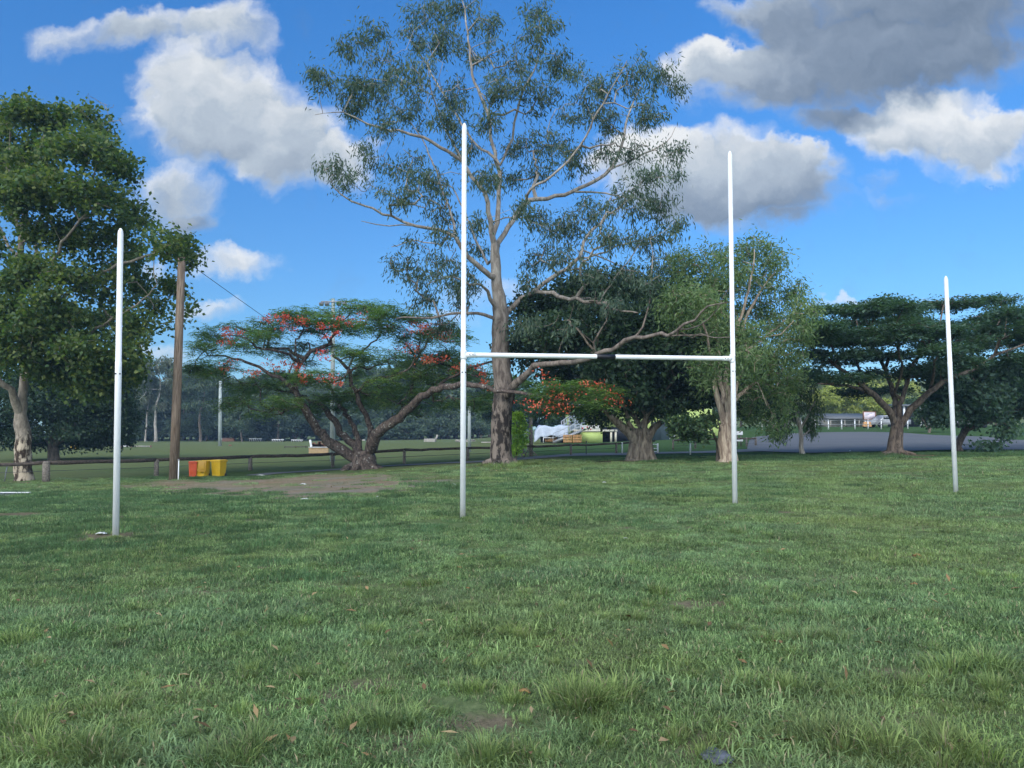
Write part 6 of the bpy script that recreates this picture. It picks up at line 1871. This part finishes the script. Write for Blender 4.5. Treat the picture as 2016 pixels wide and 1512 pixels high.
for px, py, rx, ry, br, wt in CL:
    d = ray(px, py); cu, cvv = d[0] / d[1], d[2] / d[1]
    ru, rv = rx / F * 1.38, ry / F * 1.36
    q = vmath('MULTIPLY_ADD', pw, (1 / ru, 1 / rv, 0), (-cu / ru, -cvv / rv, 0)).outputs[0]
    dd = vmath('DOT_PRODUCT', q, q).outputs['Value']
    k_ = mth(nt, 'MULTIPLY', mth(nt, 'SUBTRACT', 1.0, dd, clamp=True), wt)
    k_ = mth(nt, 'MULTIPLY', k_, mth(nt, 'ADD', vmath('DOT_PRODUCT', q, (-.10, .55, 0)).outputs['Value'], 1.0, clamp=False))
    lift = vmath('DOT_PRODUCT', q, (-.08, .24, 0)).outputs['Value']
    bb = mth(nt, 'MULTIPLY', k_, mth(nt, 'ADD', lift, br))
    dens = k_ if dens is None else mth(nt, 'ADD', dens, k_)
    bright = bb if bright is None else mth(nt, 'ADD', bright, bb)
avg = mth(nt, 'DIVIDE', bright, mth(nt, 'MAXIMUM', dens, .001))
n3 = cnoise(pw, 19.0, 8, .58)
n3b = cnoise(vmath('ADD', pw, (.014, -.02, 0)).outputs[0], 19.0, 5, .52)
relief = mth(nt, 'MULTIPLY', mth(nt, 'SUBTRACT', n3.outputs['Fac'], n3b.outputs['Fac']), .30)
avg = mth(nt, 'ADD', avg, mth(nt, 'MULTIPLY_ADD', mth(nt, 'SUBTRACT', 1.0, dens, clamp=True), .42, -.10))
avg = mth(nt, 'ADD', avg, relief, clamp=True)
dens2 = mth(nt, 'MULTIPLY_ADD', mth(nt, 'SUBTRACT', n3.outputs['Fac'], .5), 1.25, dens)
mr = nt.nodes.new('ShaderNodeMapRange'); mr.interpolation_type = 'SMOOTHSTEP'; L(nt, dens2, mr.inputs[0])
mr.inputs[1].default_value = .0; mr.inputs[2].default_value = 1.2
front = mth(nt, 'MULTIPLY', mr.outputs[0], mth(nt, 'GREATER_THAN', sx.outputs[1], .16))
ccol = ramp(nt, avg, [(.25, (.15, .205, .29)), (.5, (.28, .35, .45)), (.75, (.52, .595, .68)), (1.0, (.93, .95, .96))])
cs = mixc(nt, 1.0, ccol, (5.4, 5.4, 5.4), 'MULTIPLY')
el_ = nt.nodes.new('ShaderNodeMapRange'); L(nt, sx.outputs[2], el_.inputs[0]); el_.inputs[1].default_value = .10; el_.inputs[2].default_value = .48
skyc = mixc(nt, 1.0, sky.outputs[0], mixc(nt, el_.outputs[0], (.35, .59, .82), (.29, .75, 1.18)), 'MULTIPLY')
full = mixc(nt, mth(nt, 'MULTIPLY', front, .96), skyc, cs)
# unseen bright broken cloud added behind the camera for soft frontal light
n4 = cnoise(tc.outputs['Generated'], 2.6, 5, .6)
mb_ = nt.nodes.new('ShaderNodeMapRange'); mb_.interpolation_type = 'SMOOTHSTEP'; L(nt, n4.outputs['Fac'], mb_.inputs[0]); mb_.inputs[1].default_value = .36; mb_.inputs[2].default_value = .58
mk_ = nt.nodes.new('ShaderNodeMapRange'); mk_.interpolation_type = 'SMOOTHSTEP'; L(nt, sx.outputs[1], mk_.inputs[0]); mk_.inputs[1].default_value = .05; mk_.inputs[2].default_value = -.25
full = mixc(nt, mth(nt, 'MULTIPLY', mb_.outputs[0], mk_.outputs[0]), full, (15.0, 16.4, 18.0))
bg = nt.nodes.new('ShaderNodeBackground'); bg.inputs['Strength'].default_value = .11
L(nt, full, bg.inputs['Color'])
wo = nt.nodes.new('ShaderNodeOutputWorld'); L(nt, bg.outputs[0], wo.inputs[0])

sun = bpy.data.lights.new('sun', 'SUN'); sun.energy = 1.1; sun.angle = math.radians(20); sun.color = (1, .95, .88)
so = bpy.data.objects.new('sun', sun); COL.objects.link(so)
sd = Vector((math.sin(SUN_AZ) * math.cos(SUN_EL), math.cos(SUN_AZ) * math.cos(SUN_EL), math.sin(SUN_EL)))
so.rotation_euler = sd.to_track_quat('Z', 'Y').to_euler(); so.location = (-20, -20, 40)

cam = bpy.data.cameras.new('camera'); cam.sensor_width = 36; cam.lens = F / 2016 * 36; cam.clip_start = .1; cam.clip_end = 5000
co = bpy.data.objects.new('camera', cam); COL.objects.link(co)
co.location = tuple(CAM); co.rotation_euler = (math.radians(90) + PITCH, 0, 0)
SC.camera = co
SC.view_settings.view_transform = 'Standard'; SC.view_settings.look = 'None'; SC.view_settings.exposure = 0.68; SC.view_settings.gamma = 1.0
SC.cycles.max_bounces = 6; SC.cycles.diffuse_bounces = 3; SC.cycles.glossy_bounces = 2; SC.cycles.transmission_bounces = 3; SC.cycles.transparent_max_bounces = 4
SC.cycles.use_denoising = True
